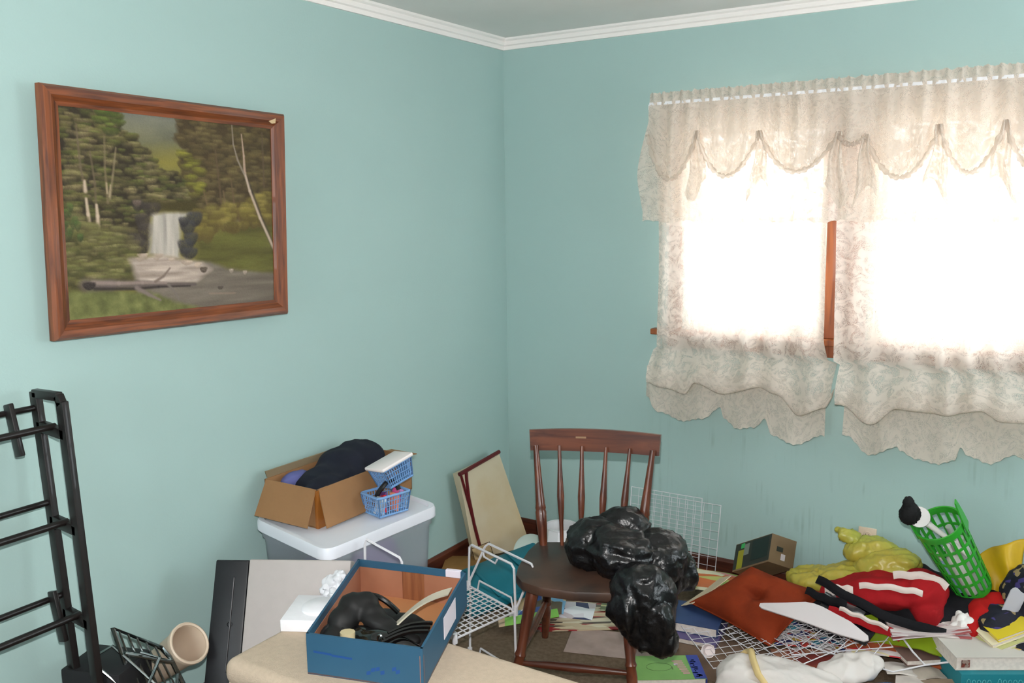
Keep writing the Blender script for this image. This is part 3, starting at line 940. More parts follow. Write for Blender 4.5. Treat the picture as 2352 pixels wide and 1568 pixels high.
solo('folded_cloth', blob([(kp(-.12, .22, .10), (.095, .17, .05)), (kp(-.13, .38, .135), (.10, .10, .055)), (kp(-.14, .30, .13), (.09, .10, .05)), (kp(-.07, .12, .10), (.05, .10, .035))], .011, 3, lambda c: .006*ridge(c, 14)),
     mat('navy_cloth', S(20, 24, 40), .85, nz=(14, .3)), 'navy blue cloth heaped in the cardboard box on the tub', 'cloth')
solo('folded_cloth', blob([(kp(-.20, .09, .11), (.035, .07, .03))], .008, 2, lambda c: .003*ridge(c, 20)), mat('violet_cloth', S(92, 96, 150), .85), 'blue-violet cloth tucked into the near end of the cardboard box', 'cloth')

MBLUEP = mat('blue_plastic', S(116, 158, 206), .4)
def basket(name, label, M, L_, W_, H_, n1, n2, lidm=None, taper=.86, rows=4):
    t = thing(name, label, 'basket', M)
    def P(s, k, z):  # point on side s
        f = taper+(1-taper)*z/H_
        c = [(-L_/2, -W_/2), (L_/2, -W_/2), (L_/2, W_/2), (-L_/2, W_/2)]
        a, b = c[s], c[(s+1) % 4]
        return Vector(((a[0]+(b[0]-a[0])*k)*f, (a[1]+(b[1]-a[1])*k)*f, z))
    part(t, 'base', MB().prism([tuple(P(i, 0, 0)[:2]) for i in range(4)], 0, .003), MBLUEP, False)
    wv = MB()
    for s_ in range(4):
        n_ = n1 if s_ % 2 == 0 else n2
        for i in range(n_+1):
            wv.tube([P(s_, i/n_, 0), P(s_, i/n_, H_)], .0016 if 0 < i < n_ else .003, 4, cap=False)
    for j in range(1, rows):
        z = H_*j/rows
        wv.tube([P(i, 0, z) for i in range(4)], .0016, 4, closed=True)
    part(t, 'mesh_side', wv, MBLUEP, False)
    part(t, 'rim', MB().tube([P(0, .04, H_), P(0, .96, H_), P(1, .04, H_), P(1, .96, H_), P(2, .04, H_), P(2, .96, H_), P(3, .04, H_), P(3, .96, H_)], .0048, 8, closed=True), MBLUEP)
    part(t, 'foot_band', MB().tube([P(i, 0, .004) for i in range(4)], .004, 6, closed=True), MBLUEP)
    return t
b1M = T(.392, -1.415, .600, 76)
basket('mini_basket', 'small blue plastic mesh basket of hair things standing on the tub lid', b1M, .135, .105, .072, 12, 9)
b2M = T(.385, -1.350, .690, 78, -8, -14)
b2 = basket('mini_basket', 'small blue plastic basket with a white lid propped above the other basket', b2M, .125, .095, .072, 12, 9, taper=.8)
part(b2, 'lid', MB().box((-.072, -.056, .072), (.072, .056, .086), .006), mat('white_plastic', S(236, 226, 224), .4))
part(b2, 'panel', MB().box((.046, -.036, .012), (.049, .036, .066)), MBLUEP, False)
# things in the lower basket
def onb(x, y, z): return b1M @ Vector((x, y, z))
solo('hair_band', MB().tube([onb(.048*math.cos(a)+.01, .0+.012*math.sin(a*2), .066+.040*math.sin(a)) for a in [math.pi*i/16 for i in range(17)]], .0085, 8), mat('black_satin', S(22, 22, 22), .4), 'black padded hair band arched over the lower blue basket', 'hair band')
for k, (c_, nm, lb) in enumerate((((200, 30, 40), 'hair_clip', 'red hair clip in the lower blue basket'), ((90, 50, 110), 'hair_clip', 'purple hair clip in the lower blue basket'), ((226, 140, 110), 'hair_clip', 'salmon striped hair clip in the lower blue basket'), ((205, 210, 215), 'hair_clip', 'shiny silver hair clip in the lower blue basket'), ((200, 70, 130), 'hair_clip', 'pink hair clip in the lower blue basket'))):
    x = -.03+.022*k if k != 3 else -.048
    q = onb(x+.004, [-.02, .01, -.026, -.03, .02][k], .043)
    solo(nm, MB().box((-.006, -.02, -.036), (.006, .02, .026), .004, T(q.x, q.y, q.z, 60+k*14, 10*k-20, 8)), mat('clip%d' % k, S(*c_), .3, metal=.7 if k == 3 else 0), lb, 'hair clip')

# ================================================================== upholstered bench in the foreground
MFAB = mat('cream_weave', S(204, 184, 162), .9, spec=.2, nz=(70, .07), bump=(260, .25))
bn = thing('upholstered_bench', 'cream upholstered bench with white legs carrying the blue shoe box', 'bench', T(1.09, -2.05, 0))
part(bn, 'seat_pad', MB().box((-.575, -.205, .385), (.575, .205, .462), .032, seg=5), MFAB, True)
part(bn, 'welt', MB().tube([(x, y, .392) for x, y in ((-.568, -.18), (-.55, -.198), (.55, -.198), (.568, -.18), (.568, .18), (.55, .198), (-.55, .198), (-.568, .18))], .006, 8, closed=True), MFAB)
MWP = mat('white_gloss', S(232, 230, 228), .35)
part(bn, 'apron', MB().box((-.53, -.165, .315), (.53, .165, .388), .004), MWP)
for sx in (-1, 1):
    for sy in (-1, 1):
        part(bn, 'leg', MB().tube([(sx*.505, sy*.14, 0), (sx*.50, sy*.138, .20), (sx*.495, sy*.135, .34)], [.015, .02, .024], 12), MWP)

# blue boot box
c00, c10, c11, c01 = Vector((.775, -2.190, .462)), Vector((1.085, -2.100, .462)), Vector((.905, -1.655, .462)), Vector((.555, -1.745, .462))
xb = (c10-c00).normalized(); 
xb = Vector((.958, .272, 0)).normalized(); yb = Vector((-.40, .917, 0)); yb = (yb-xb*yb.dot(xb)*.0).normalized()
MBB = mat('blue_box', S(46, 90, 118), .55, nz=(5, .08))
MKR = mat('kraft_inside', S(168, 112, 84), .85, nz=(9, .1))
sb = thing('shoe_box', 'open blue cardboard boot box with kraft lining on the cream bench', 'box', Matrix.Translation(c00))
def q4(a, b, z): return (c10-c00)*a + ((c01-c00)*(1-a)+(c11-c10)*a)*b + Vector((0, 0, z))
hb = .112
def wallq(a0, b0, a1, b1, name):
    tk = .012
    p0, p1 = q4(a0, b0, 0), q4(a1, b1, 0)
    cen = q4(.5, .5, 0)
    d = (p1-p0).normalized(); n_ = Vector((-d.y, d.x, 0))
    if (cen-p0).dot(n_) < 0: n_ = -n_
    zz = Vector((0, 0, 1))
    ins = n_*tk*.55
    out = [p0, p1, p1+zz*hb, p0+zz*hb]
    mb = MB().add(out+[v+ins for v in out], [(0,1,2,3),(4,7,6,5),(3,2,6,7),(0,4,5,1),(0,3,7,4),(1,5,6,2)])
    w_ = part(sb, name, mb, MBB, False)
    i_ = [v+ins*1.02+zz*.001 for v in (p0, p1)]
    lin_ = [i_[0]+zz*.002, i_[1]+zz*.002, i_[1]+zz*(hb-.022), i_[0]+zz*(hb-.022)]
    part(w_, 'lining', MB().add(lin_+[v+n_*.0015 for v in lin_], [(0,1,2,3),(7,6,5,4),(3,2,6,7),(0,4,5,1),(0,3,7,4),(1,5,6,2)]), MKR, False)
wallq(0, 0, 1, 0, 'end_panel'); wallq(1, 0, 1, 1, 'side_panel'); wallq(1, 1, 0, 1, 'end_panel'); wallq(0, 1, 0, 0, 'side_panel')
part(sb, 'bottom_panel', MB().add([q4(0,0,.001), q4(1,0,.001), q4(1,1,.001), q4(0,1,.001), q4(0,0,.005), q4(1,0,.005), q4(1,1,.005), q4(0,1,.005)], [(3,2,1,0),(4,5,6,7),(0,1,5,4),(1,2,6,5),(2,3,7,6),(3,0,4,7)]), mat('kraft_floor', S(196, 134, 88), .85), False)
tp0, tp1 = q4(.42, .984, .004), q4(.62, .984, .004)
part(sb, 'tape', MB().add([tp0, tp1, tp1+Vector((0,0,.088)), tp0+Vector((0,0,.088))] + [v+Vector((.002,-.003,0)) for v in (tp0, tp1, tp1+Vector((0,0,.088)), tp0+Vector((0,0,.088)))], [(0,1,2,3),(7,6,5,4),(3,2,6,7),(0,3,7,4),(1,5,6,2)]), wood('strap_tape', S(152, 96, 62), S(116, 66, 42), 'Z', 10, .5), False)
# ink marks on the near end
MINK = mat('blue_ink', S(28, 76, 140), .6)
def mark(a0, z0, a1, z1, h_=.006):
    p0, p1 = q4(a0, -.0015, z0), q4(a1, -.0015, z1)
    part(sb, 'ink_mark', MB().add([p0, p1, p1+Vector((0,0,h_)), p0+Vector((0,0,h_))]+[v+Vector((0,.001,0)) for v in (p0, p1, p1+Vector((0,0,h_)), p0+Vector((0,0,h_)))], [(0,1,2,3),(7,6,5,4)]), MINK, False)
mark(.06, .062, .22, .060); mark(.22, .058, .40, .056)
for a, z in ((.52, .020), (.56, .030), (.60, .034), (.64, .026), (.74, .040), (.77, .034)):
    mark(a, z, a+.035, z+.004, .010)
# white labels on the box
la = q4(1.003, .42, .035)
dv = (c11-c10).normalized()
part(sb, 'paper_label', MB().add([la, la+dv*.13, la+dv*.13+Vector((0,0,.062)), la+Vector((0,0,.062))]+[v+Vector((.0015,.0008,0)) for v in (la, la+dv*.13, la+dv*.13+Vector((0,0,.062)), la+Vector((0,0,.062)))], [(0,1,2,3),(7,6,5,4),(0,4,5,1),(1,5,6,2),(2,6,7,3),(3,7,4,0)]), mat('paper_white', S(226, 218, 228), .7), False)
lb_ = q4(.90, 1.0, hb)
part(sb, 'paper_label', MB().box((-.028, -.010, -.020), (.02, .004, .003), .002, T(lb_.x, lb_.y, lb_.z, 15)), mat('paper_white', S(226, 218, 228), .7), False)

# black patent boots in the box
MPAT = mat('patent_black', S(12, 11, 12), .12, coat=.8)
MSUE = mat('black_suede', S(20, 19, 19), .6)
def sbp(a, b, z): return tuple(c00+q4(a, b, z))
def shoe(nm, lb, ells, m1, extra=None):
    t = thing(nm, lb, 'shoe', Matrix.Translation(ells[0][0]), 'shoes in the blue box')
    e0 = Vector(ells[0][0])
    mb = blob(ells, .006, 3, lambda c: .002*ridge(c, 30))
    mb.v = [tuple(Vector(v)-e0) for v in mb.v]
    part(t, 'upper', mb, m1, True)
    return t, e0
s1, e1 = shoe('shoe', 'black boot with a suede shaft and glossy patent foot lying in the blue box',
   [(sbp(.17, .16, .055), (.042, .05, .045)), (sbp(.20, .25, .090), (.040, .045, .045)), (sbp(.25, .34, .120), (.042, .042, .034)), (sbp(.33, .38, .125), (.040, .035, .026), (0, 0, 15)), (sbp(.40, .34, .108), (.050, .032, .026), (0, 18, 15)), (sbp(.50, .30, .090), (.055, .030, .024), (0, 14, 15)), (sbp(.62, .27, .076), (.055, .028, .020), (0, 8, 15)), (sbp(.74, .25, .068), (.045, .026, .018), (0, 6, 15))], MSUE)
fo = blob([(sbp(.38, .22, .055), (.055, .034, .040), (0, 0, 15)), (sbp(.52, .20, .058), (.07, .034, .038), (0, 0, 15)), (sbp(.68, .19, .055), (.065, .032, .034), (0, 0, 15)), (sbp(.82, .19, .045), (.04, .03, .028))], .006, 3)
fo.v = [tuple(Vector(v)-e1) for v in fo.v]
part(s1, 'foot', fo, MPAT, True)
part(s1, 'cuff', MB().tube([Vector(sbp(.16+.085*math.cos(a), .13+.06*math.sin(a), .075+.02*math.sin(a)))-e1 for a in [2*math.pi*i/20 for i in range(20)]], .010, 8, closed=True), MSUE)
part(s1, 'heel', MB().tube([Vector(sbp(.31, .09, .02))-e1, Vector(sbp(.315, .10, .105))-e1], [.018, .020], 10), mat('cream_heel', S(206, 190, 150), .5))
part(s1, 'pull_strap', MB().tube([Vector(sbp(.30+.30*i/14, .42+.03*i/14, .115+.030*math.sin(math.pi*(.2+.75*i/14))-.03*i/14))-e1 for i in range(15)], .008, 8), MPAT)
s2, e2 = shoe('shoe', 'black patent shoe with crossed straps lying toward the far corner of the blue box',
   [(sbp(.46, .48, .045), (.06, .055, .035), (0, 0, 20)), (sbp(.64, .46, .045), (.07, .05, .035), (0, 0, 20)), (sbp(.82, .34, .04), (.05, .055, .03))], MSUE)
for k in range(3):
    part(s2, 'strap', MB().tube([Vector(sbp(.62+.30*i/12, .10+.05*k+.18*i/12, .088+.010*math.sin(i/12*3.1)))-e2 for i in range(13)], .006, 6), MPAT)
part(s2, 'buckle', MB().tube([Vector(sbp(.58+.02*math.cos(a), .13, .088+.012*math.sin(a)))-e2 for a in [2*math.pi*i/12 for i in range(12)]], .003, 6, closed=True), MCHR)
ins = sheet(lambda u, v: Vector(sbp(.62+.34*u, .30+.40*u+.10*(v-.5), .085+.028*u+.018*math.sin(u*3.1)))-Vector(sbp(.8, .5, .1)), 16, 4, .004)
solo('insole', ins, mat('grey_insole', S(190, 182, 164), .85), 'pale grey shoe insole propped in the corner of the blue box', 'insole', Matrix.Translation(sbp(.8, .5, .1)))

# foam tray and crumpled wrap on the bench
stM = T(.572, -1.945, .462, 28)
st = thing('foam_tray', 'white foam packing tray on the bench corner beside the blue box', 'tray', stM)
part(st, 'slab', MB().box((-.085, -.085, 0), (.075, .085, .036), .003), mat('white_foam', S(244, 242, 246), .7, nz=(40, .03)))
part(st, 'round_pad', MB().lathe([(.0, .050), (.048, .048), (.056, .042), (.058, .034)], 24, T(.012, .0, 0)), mat('white_foam', S(244, 242, 246), .7))
solo('crumpled_wrap', blob([((.535, -1.845, .515), (.032, .03, .04)), ((.560, -1.83, .53), (.028, .028, .04)), ((.575, -1.87, .505), (.025, .025, .02))], .005, 1, lambda c: .012*(crease(c, 45)-.35)), clearmat('white_film', S(240, 240, 244), .8, .3), 'crumpled translucent white wrap behind the foam tray', 'plastic wrap')
# ================================================================== wooden chair
MCH = wood('chair_wood', S(112, 60, 38), S(74, 36, 24), 'Z', 7, .32, .35)
MCHX = wood('chair_wood_x', S(112, 60, 38), S(74, 36, 24), 'X', 7, .32, .35)
MSEAT = mat('worn_seat', S(84, 60, 48), .42, nz=(7, .3), col2=S(58, 44, 38))
chM = T(.985, -1.0, 0, 20)       # local X right, local -Y forward
chair = thing('wooden_chair', 'dark brown spindle-back wooden chair facing the room in front of the corner', 'chair', chM)
def cl(X, F, z): return Vector((X, -F, z))
seat_poly = [(-.20, .03), (-.218, -.06), (-.224, -.20), (-.215, -.28), (-.185, -.33), (-.12, -.362), (0, -.378), (.12, -.362), (.185, -.33), (.215, -.28), (.224, -.20), (.218, -.06), (.20, .03), (.10, .048), (0, .052), (-.10, .048)]
part(chair, 'seat', MB().prism(seat_poly, .408, .442, None, .008), MSEAT)
def turned(a, b, prof):
    a, b = Vector(a), Vector(b)
    return MB().tube([a.lerp(b, t) for t, r in prof], [r for t, r in prof], 14)
lp = [(0, .013), (.06, .014), (.35, .019), (.42, .016), (.44, .020), (.47, .016), (.8, .021), (.95, .022), (1, .016)]
for X0, F0, X1, F1 in ((-.225, .36, -.155, .27), (.19, .36, .150, .27), (-.20, -.17, -.15, .02), (.20, -.17, .15, .02)):
    part(chair, 'leg', turned(cl(X0, F0, 0), cl(X1, F1, .41), lp), MCH)
sp_ = [(0, .008), (.3, .013), (.5, .015), (.7, .013), (1, .008)]
def lg(X0, F0, X1, F1, z): return cl(X0+(X1-X0)*z/.41, F0+(F1-F0)*z/.41, z)
part(chair, 'stretcher', turned(lg(-.225, .36, -.155, .27, .155), lg(.19, .36, .150, .27, .155), sp_), MCHX)
part(chair, 'stretcher', turned(lg(-.20, -.17, -.15, .02, .22), lg(.20, -.17, .15, .02, .22), sp_), MCHX)
for s in (-1, 1):
    part(chair, 'stretcher', turned(lg((-.225 if s < 0 else .19), .36, s*.152, .27, .19), lg(s*.20, -.17, s*.15, .02, .19), sp_), MCH)
op = [(0, .014), (.2, .019), (.34, .0205), (.36, .018), (.38, .020), (.42, .0175), (.7, .013), (1, .010)]
ip = [(0, .0065), (.25, .0075), (.38, .0115), (.5, .0135), (.6, .0115), (.8, .008), (1, .0065)]
def railF(X): return -.075 - .022*(1-(X/.24)**2)
for i, (xb_, xt) in enumerate(((-.172, -.212), (-.105, -.127), (-.037, -.044), (.033, .044), (.103, .130), (.172, .212))):
    part(chair, 'post' if i in (0, 5) else 'spindle', turned(cl(xb_, .0-.012*(1-(xb_/.2)**2), .435), cl(xt, railF(xt), .79), op if i in (0, 5) else ip), MCH)
def rl_(u, v):
    X = -.238+.476*u; z = .768+.076*v + .006*math.sin(math.pi*u)*v
    X *= (1-.02*(1-v))
    return Vector((X, -railF(X)-.0 + .008*v+.009, z))
part(chair, 'top_rail', sheet(rl_, 32, 6, .018), MCHX, 'auto')
part(chair, 'worn_patch', sheet(lambda u, v: rl_(.36+.08*u, .64+.08*v)+Vector((0, -.0195, 0)), 8, 2, .0008), mat('bare_scratch', S(150, 116, 84), .5))

# black refuse bag slumped over the seat
def cw_(X, F, z): return tuple(chM @ cl(X, F, z))
def bagd(c):
    q = Vector((c.x*1.0, c.y*1.0, c.z*.28))
    k = min(1., max(0., (.50-c.z)/.08))
    r_ = Vector((c.x*.55-c.y*.3, c.y*.6, c.z*1.25))
    return k*(.017*ridge(q, 15, 1.)+.008*ridge(q, 34, 4.)) + (1-k)*(.015*ridge(r_, 16, 2.)+.007*ridge(r_, 35, 5.)) + .003*ridge(c, 60, 7.)
MBAG = mat('black_polythene', S(14, 14, 16), .3, spec=.5, bump=(38, .45))
solo('refuse_bag', blob([(cw_(.04, .14, .510), (.10, .09, .075), (0, 0, 20)), (cw_(.12, .04, .520), (.09, .06, .075), (0, 0, 10)), (cw_(.12, .20, .515), (.11, .09, .075)), (cw_(.24, .14, .475), (.10, .11, .080)), (cw_(.31, .13, .43), (.055, .07, .06)),
    (cw_(.21, .34, .43), (.095, .075, .09)), (cw_(.230, .375, .375), (.090, .05, .08)), (cw_(.245, .375, .325), (.085, .035, .06)), (cw_(.17, .37, .39), (.06, .05, .06)), (cw_(.14, -.01, .55), (.03, .025, .035))], .0065, 7, bagd), MBAG,
    'black plastic refuse bag slumped over the wooden chair seat', 'plastic bag', None, True)
solo('paper_sheet', sheet(lambda u, v: Vector(cw_(-.045+.03*v+.05*u, .17-.12*v, .448+.075*v*v+.02*u)), 8, 10, .0015), mat('white_paper', S(236, 234, 230), .8), 'torn white paper tucked under the black bag on the chair seat', 'paper')

# ================================================================== leaning cream panel in the corner
MCV = mat('cream_vinyl', S(208, 194, 166), .55, nz=(3.2, .12), col2=S(196, 172, 132))
MMAR = mat('maroon_trim', S(96, 24, 28), .4)
pn = thing('padded_panel', 'cream padded vinyl panel with maroon piping leaning on the wall near the corner', 'panel', T(.12, -.36, 0))
Mi = pn.matrix_world.inverted()
pfn = bilin((.098, -.462, .03), (.245, -.198, .03), (.068, -.199, .478), (.068, -.53, .452))
pnrm = (Vector((.147, .264, 0)).cross(Vector((-.05, -.03, .43)))).normalized()
def pbody(u, v):
    return Mi @ (Vector(pfn(u, v)) + pnrm*.012*math.sin(math.pi*min(1, max(0, u)))*math.sin(math.pi*v))
part(pn, 'pad', sheet(pbody, 20, 24, .035), MCV)
def pip(uvs, r=.0065): return MB().tube([Mi @ (Vector(pfn(u, v))+pnrm*.006) for u, v in uvs], r, 8)
part(pn, 'piping', pip([(.16, 1.0), (.13, .9), (.10, .7), (.10, .4), (.12, .15), (.14, .0)], .008), MMAR)
part(pn, 'piping', pip([(0.03, .98), (.05, .85), (.08, .6), (.10, .4)], .006), MMAR)
part(pn, 'piping', pip([(0, 1), (.2, 1.0), (.6, 1.0), (1, 1)], .010), MMAR)
part(pn, 'piping', pip([(.72, 0), (1, 0)], .006), MMAR)
cdo = thing('small_card', 'small tan card with a dark edge leaning on the cream panel', 'card', frame((.155, -.47, .06), (.62, .78, .25), (-.25, -.1, .9)))
part(cdo, 'card', MB().box((-.045, -.03, -.002), (.045, .05, .0)), mat('tan_card', S(186, 160, 118), .7, nz=(30, .25)), False)
part(cdo, 'edge', MB().tube([(-.045, -.03, 0), (.045, -.03, 0), (.045, .05, 0), (-.045, .05, 0)], .0022, 5, closed=True), mat('dark_edge', S(70, 46, 30), .6))
solo('flat_carton', MB().box((-.10, -.09, 0), (.10, .09, .045), .003, T(.115, -.56, 0, 28)), mat('tan_carton', S(150, 108, 58), .75, nz=(10, .15)), 'flat tan carton on the floor below the cream panel', 'carton')

# teal folder
tf = thing('document_case', 'teal plastic document case lying behind the white wire shelf', 'case', T(.40, -.68, .08, 62, 10, -8))
part(tf, 'shell', MB().box((-.24, -.135, -.03), (.24, .135, .022), .012), mat('teal_plastic', S(20, 112, 130), .4, nz=(6, .12)))
for x in (-.09, .09):
    part(tf, 'ridge', MB().box((x-.006, -.125, .018), (x+.006, .125, .027), .002), mat('teal_plastic', S(20, 112, 130), .4))
part(tf, 'clasp', MB().box((-.03, -.142, -.012), (.03, -.128, .012), .003), mat('teal_plastic', S(20, 112, 130), .4))

# ================================================================== white wire shelves
MWIRE = mat('white_wire', S(224, 222, 226), .4)
def wire_shelf(name, label, BL, BR, FR, tiers, hoop, group=None):
    BL, BR, FR = Vector(BL), Vector(BR), Vector(FR); FL = BL+FR-BR
    t = thing(name, label, 'wire shelf', Matrix.Translation((BL+FR)/2), group)
    c = (BL+FR)/2
    Z = lambda z: Vector((0, 0, z))
    for zi, z in enumerate(tiers):
        mb = MB(); n = 11
        for i in range(n+1):
            u = i/n
            mb.tube([BL.lerp(BR, u)-c+Z(z), FL.lerp(FR, u)-c+Z(z)], .0022, 5)
            mb.tube([BL.lerp(FL, u)-c+Z(z+.003), BR.lerp(FR, u)-c+Z(z+.003)], .0022, 5)
        d = part(t, 'mesh_deck', mb, MWIRE, False)
        part(d, 'edge_wire', MB().tube([BL-c+Z(z), BR-c+Z(z), FR-c+Z(z), FL-c+Z(z)], .0042, 6, closed=True), MWIRE)
        a, b = BL.lerp(BR, .2)-c, BL.lerp(BR, .96)-c
        part(t, 'guard_rail', MB().tube([a+Z(z), a+(b-a)*.06+Z(z+.042), a+(b-a)*.94+Z(z+.042), b+Z(z)], .0036, 6), MWIRE)
        top = (tiers[zi+1] if zi+1 < len(tiers) else z+hoop)
        for P0, P1 in ((BL, BR), (FL, FR)):
            a, b = P0-c, P1-c
            if zi+1 == len(tiers) and P0 == FL: continue
            part(t, 'leg_hoop', MB().tube([a+Z(z), a+(b-a)*.04+Z(top-.012), a+(b-a)*.09+Z(top), a+(b-a)*.93+Z(top), a+(b-a)*.98+Z(top-.012), b+Z(z)], .0045, 6), MWIRE)
        for q in (BL, BR, FR, FL):
            part(t, 'socket', MB().tube([q-c+Z(z-.014), q-c+Z(z+.018)], .009, 8), MWIRE)
    return t, c
ws, wc = wire_shelf('wire_shelf', 'white two-tier wire shelf standing between the blue box and the chair', (.580, -1.190, 0), (.840, -1.280, 0), (.778, -1.549, 0), [.02, .28], .165)
part(ws, 'leg_hoop', MB().tube([Vector(v)-wc for v in ((.580, -1.19, .29), (.640, -1.165, .435), (.655, -1.163, .448), (.885, -1.245, .448), (.898, -1.255, .44), (.843, -1.28, .29))], .0045, 6), MWIRE)
part(ws, 'leg_hoop', MB().tube([Vector(v)-wc for v in ((.665, -1.215, .435), (.67, -1.217, .42), (.735, -1.243, .418), (.745, -1.245, .435))], .0035, 6), MWIRE)
w2 = thing('wire_shelf', 'white wire shelf end standing on the floor behind the blue box', 'wire shelf', T(.60, -1.69, 0))
part(w2, 'leg_hoop', MB().tube([(-.095, .01, 0), (-.09, .028, .585), (-.085, .030, .602), (.05, .032, .567), (.058, .032, .555), (.055, .03, 0)], .0042, 6), MWIRE)
dk = MB()
for i in range(9):
    dk.tube([(-.09+.145*i/8, .02, .30), (-.07+.145*i/8, .12, .30)], .0022, 5)
for j in range(4):
    dk.tube([(-.09+.02*j/3, .02+.1*j/3, .302), (.055+.02*j/3, .02+.1*j/3, .302)], .0022, 5)
part(w2, 'mesh_deck', dk, MWIRE, False)

def grid_panel(label, M, n=9, sz=.355, group='loose wire grid panels', m=2):
    t = thing('wire_grid_panel', label, 'wire panel', M, group)
    f = MB().tube([(0, 0, 0), (sz, 0, 0), (sz, sz, 0), (0, sz, 0)], .0024, 5, closed=True)
    part(t, 'border_wire', f, MWIRE, False)
    mb = MB()
    for i in range(1, n):
        mb.tube([(sz*i/n, 0, 0), (sz*i/n, sz, 0)], .0011, 4); mb.tube([(0, sz*i/n, .002), (sz, sz*i/n, .002)], .0011, 4)
    part(t, 'grid_wire', mb, MWIRE, False)
    return t
grid_panel('white wire grid panel leaning on the window wall, nearer the chair', frame((.79, -.115, .004), (1, .0, .0), (0, .20, .98)), 9, .345)
grid_panel('white wire grid panel leaning flat on the window wall behind the other panel', frame((.695, -.065, .01), (1, 0, 0), (0, .12, .99)), 9, .345)
fl_ = [((1.335, -.60, .045), (.80, -.52, .02), (.5, .8, .10)), ((1.40, -.86, .03), (.72, .68, .03), (-.68, .72, .05)), ((1.62, -.66, .05), (.86, .48, .10), (-.5, .85, .05)), ((1.50, -.47, .035), (.95, -.28, .03), (.28, .95, .02))]
for (o_, x_, y_), lb in zip(fl_, ('white wire grid panel lying flat beside the green book', 'white wire grid panel lying under the white plastic bag', 'white wire grid panel lying tilted over the magazines below the white hanger', 'white wire grid panel lying half under the rust cushion')):
    grid_panel(lb, frame(o_, x_, y_))

# lampshade and lid behind the chair
ls = thing('lampshade', 'white panelled lampshade on the floor behind the chair spindles', 'lampshade', T(.455, -.27, 0))
part(ls, 'shade', MB().lathe([(.115, .0), (.075, .195), (.072, .195), (.111, .001)], 10), mat('shade_white', S(232, 232, 234), .7), False)
part(ls, 'ring', MB().lathe([(.074, .190), (.078, .192), (.078, .199), (.072, .199)], 20), mat('shade_white', S(232, 232, 234), .7))
solo('round_lid', MB().lathe([(0, 0), (.070, .0), (.080, .010), (.080, .014), (.068, .006), (0, .005)], 32, frame((.335, -.345, .075), (.75, .55, .2), (-.3, .05, .9))), mat('pale_green_plastic', S(206, 222, 212), .4), 'round pale green lid propped beside the lampshade', 'lid')

# ================================================================== printed matter
def printmat(name, cols, scale=30, stretch=(1, 1, 1), rough=.35):
    m = mat(name, (1, 1, 1, 1), rough)
    t = m.node_tree; b = t.nodes['Principled BSDF']
    tc = t.nodes.new('ShaderNodeTexCoord'); mp = t.nodes.new('ShaderNodeMapping'); mp.inputs['Scale'].default_value = stretch
    v = t.nodes.new('ShaderNodeTexVoronoi'); v.inputs['Scale'].default_value = scale
    sx = t.nodes.new('ShaderNodeSeparateColor'); r = t.nodes.new('ShaderNodeValToRGB'); r.color_ramp.interpolation = 'CONSTANT'
    while len(r.color_ramp.elements) < len(cols): r.color_ramp.elements.new(.5)
    for i, c in enumerate(cols):
        r.color_ramp.elements[i].position = i/len(cols); r.color_ramp.elements[i].color = S(*c)
    t.links.new(tc.outputs['Object'], mp.inputs[0]); t.links.new(mp.outputs[0], v.inputs['Vector'])
    t.links.new(v.outputs['Color'], sx.inputs[0]); t.links.new(sx.outputs[0], r.inputs[0]); t.links.new(r.outputs[0], b.inputs['Base Color'])
    return m
MPAGE = mat('page_edges', S(226, 216, 206), .8, nz=(90, .12))
def book(name, label, M, L_, W_, H_, cov, spine=None, cat='book', strips=(), group=None):
    """closed book lying flat: covers, spine along -X... local X = width across, Y = height"""
    t = thing(name, label, cat, M, group)
    part(t, 'pages', MB().box((.004, .003, .002), (L_-.003, W_-.003, H_-.002)), MPAGE, False)
    for z0, z1 in ((0, .0022), (H_-.0022, H_)):
        part(t, 'cover', MB().box((0, 0, z0), (L_, W_, z1)), cov, False)
    part(t, 'spine', MB().box((L_-.001, 0, 0), (L_+.003, W_, H_), .001), spine or cov, False)
    for (x0, y0, x1, y1, m) in strips:
        part(t, 'print', MB().box((x0, y0, H_), (x1, y1, H_+.0006)), m, False)
    return t
MGRN = mat('green_cover', S(126, 172, 94), .4, nz=(18, .1)); MBLU = mat('blue_spine', S(52, 66, 150), .4); MGREY = mat('print_grey', S(160, 164, 150), .5)
MPNK = mat('print_pink', S(200, 150, 156), .5); MDKG = mat('print_dark', S(96, 120, 70), .5); MWHT = mat('print_white', S(214, 214, 220), .5); MRED = mat('print_red', S(196, 44, 46), .5)
gbM = T(1.203, -1.085, .002, 33)
gb = book('hardback_book', 'pale green hardback book with a blue spine strip lying beside the chair leg', gbM, .245, .165, .036, MGRN, MBLU,
     strips=[(.205, 0, .246, .165, MBLU)]+[(.212+.006*math.sin(k*2.3), .012+.0125*k, .226+.006*math.sin(k*1.7), .019+.0125*k, MGREY) for k in range(10)]+[(.222, .018, .236, .026, mat('print_coral', S(226, 120, 116), .5))]
     +[(.172-.004*k, .035+.014*k, .196-.002*k, .043+.014*k, MPNK) for k in range(7)]+[(.150, .094, .164, .104, MWHT), (.138, .066, .143, .086, MDKG)])
ring = MB().tube([(.095+.045*math.cos(a), .085+.028*math.sin(a), .0365) for a in [2*math.pi*i/28 for i in range(28)]], .0007, 4, closed=True)
part(gb, 'print', ring, MDKG)
book('hardback_book', 'navy blue hardback book lying half under the rust cushion', T(1.115, -.655, .022, 8, 0, 0), .215, .20, .036, mat('navy_cover', S(52, 72, 116), .5, nz=(12, .15)))
book('hardback_book', 'grey-paged book with a violet edge lying under the navy book', T(1.115, -.70, .0, 6), .225, .20, .021, mat('violet_cover', S(96, 86, 130), .5))
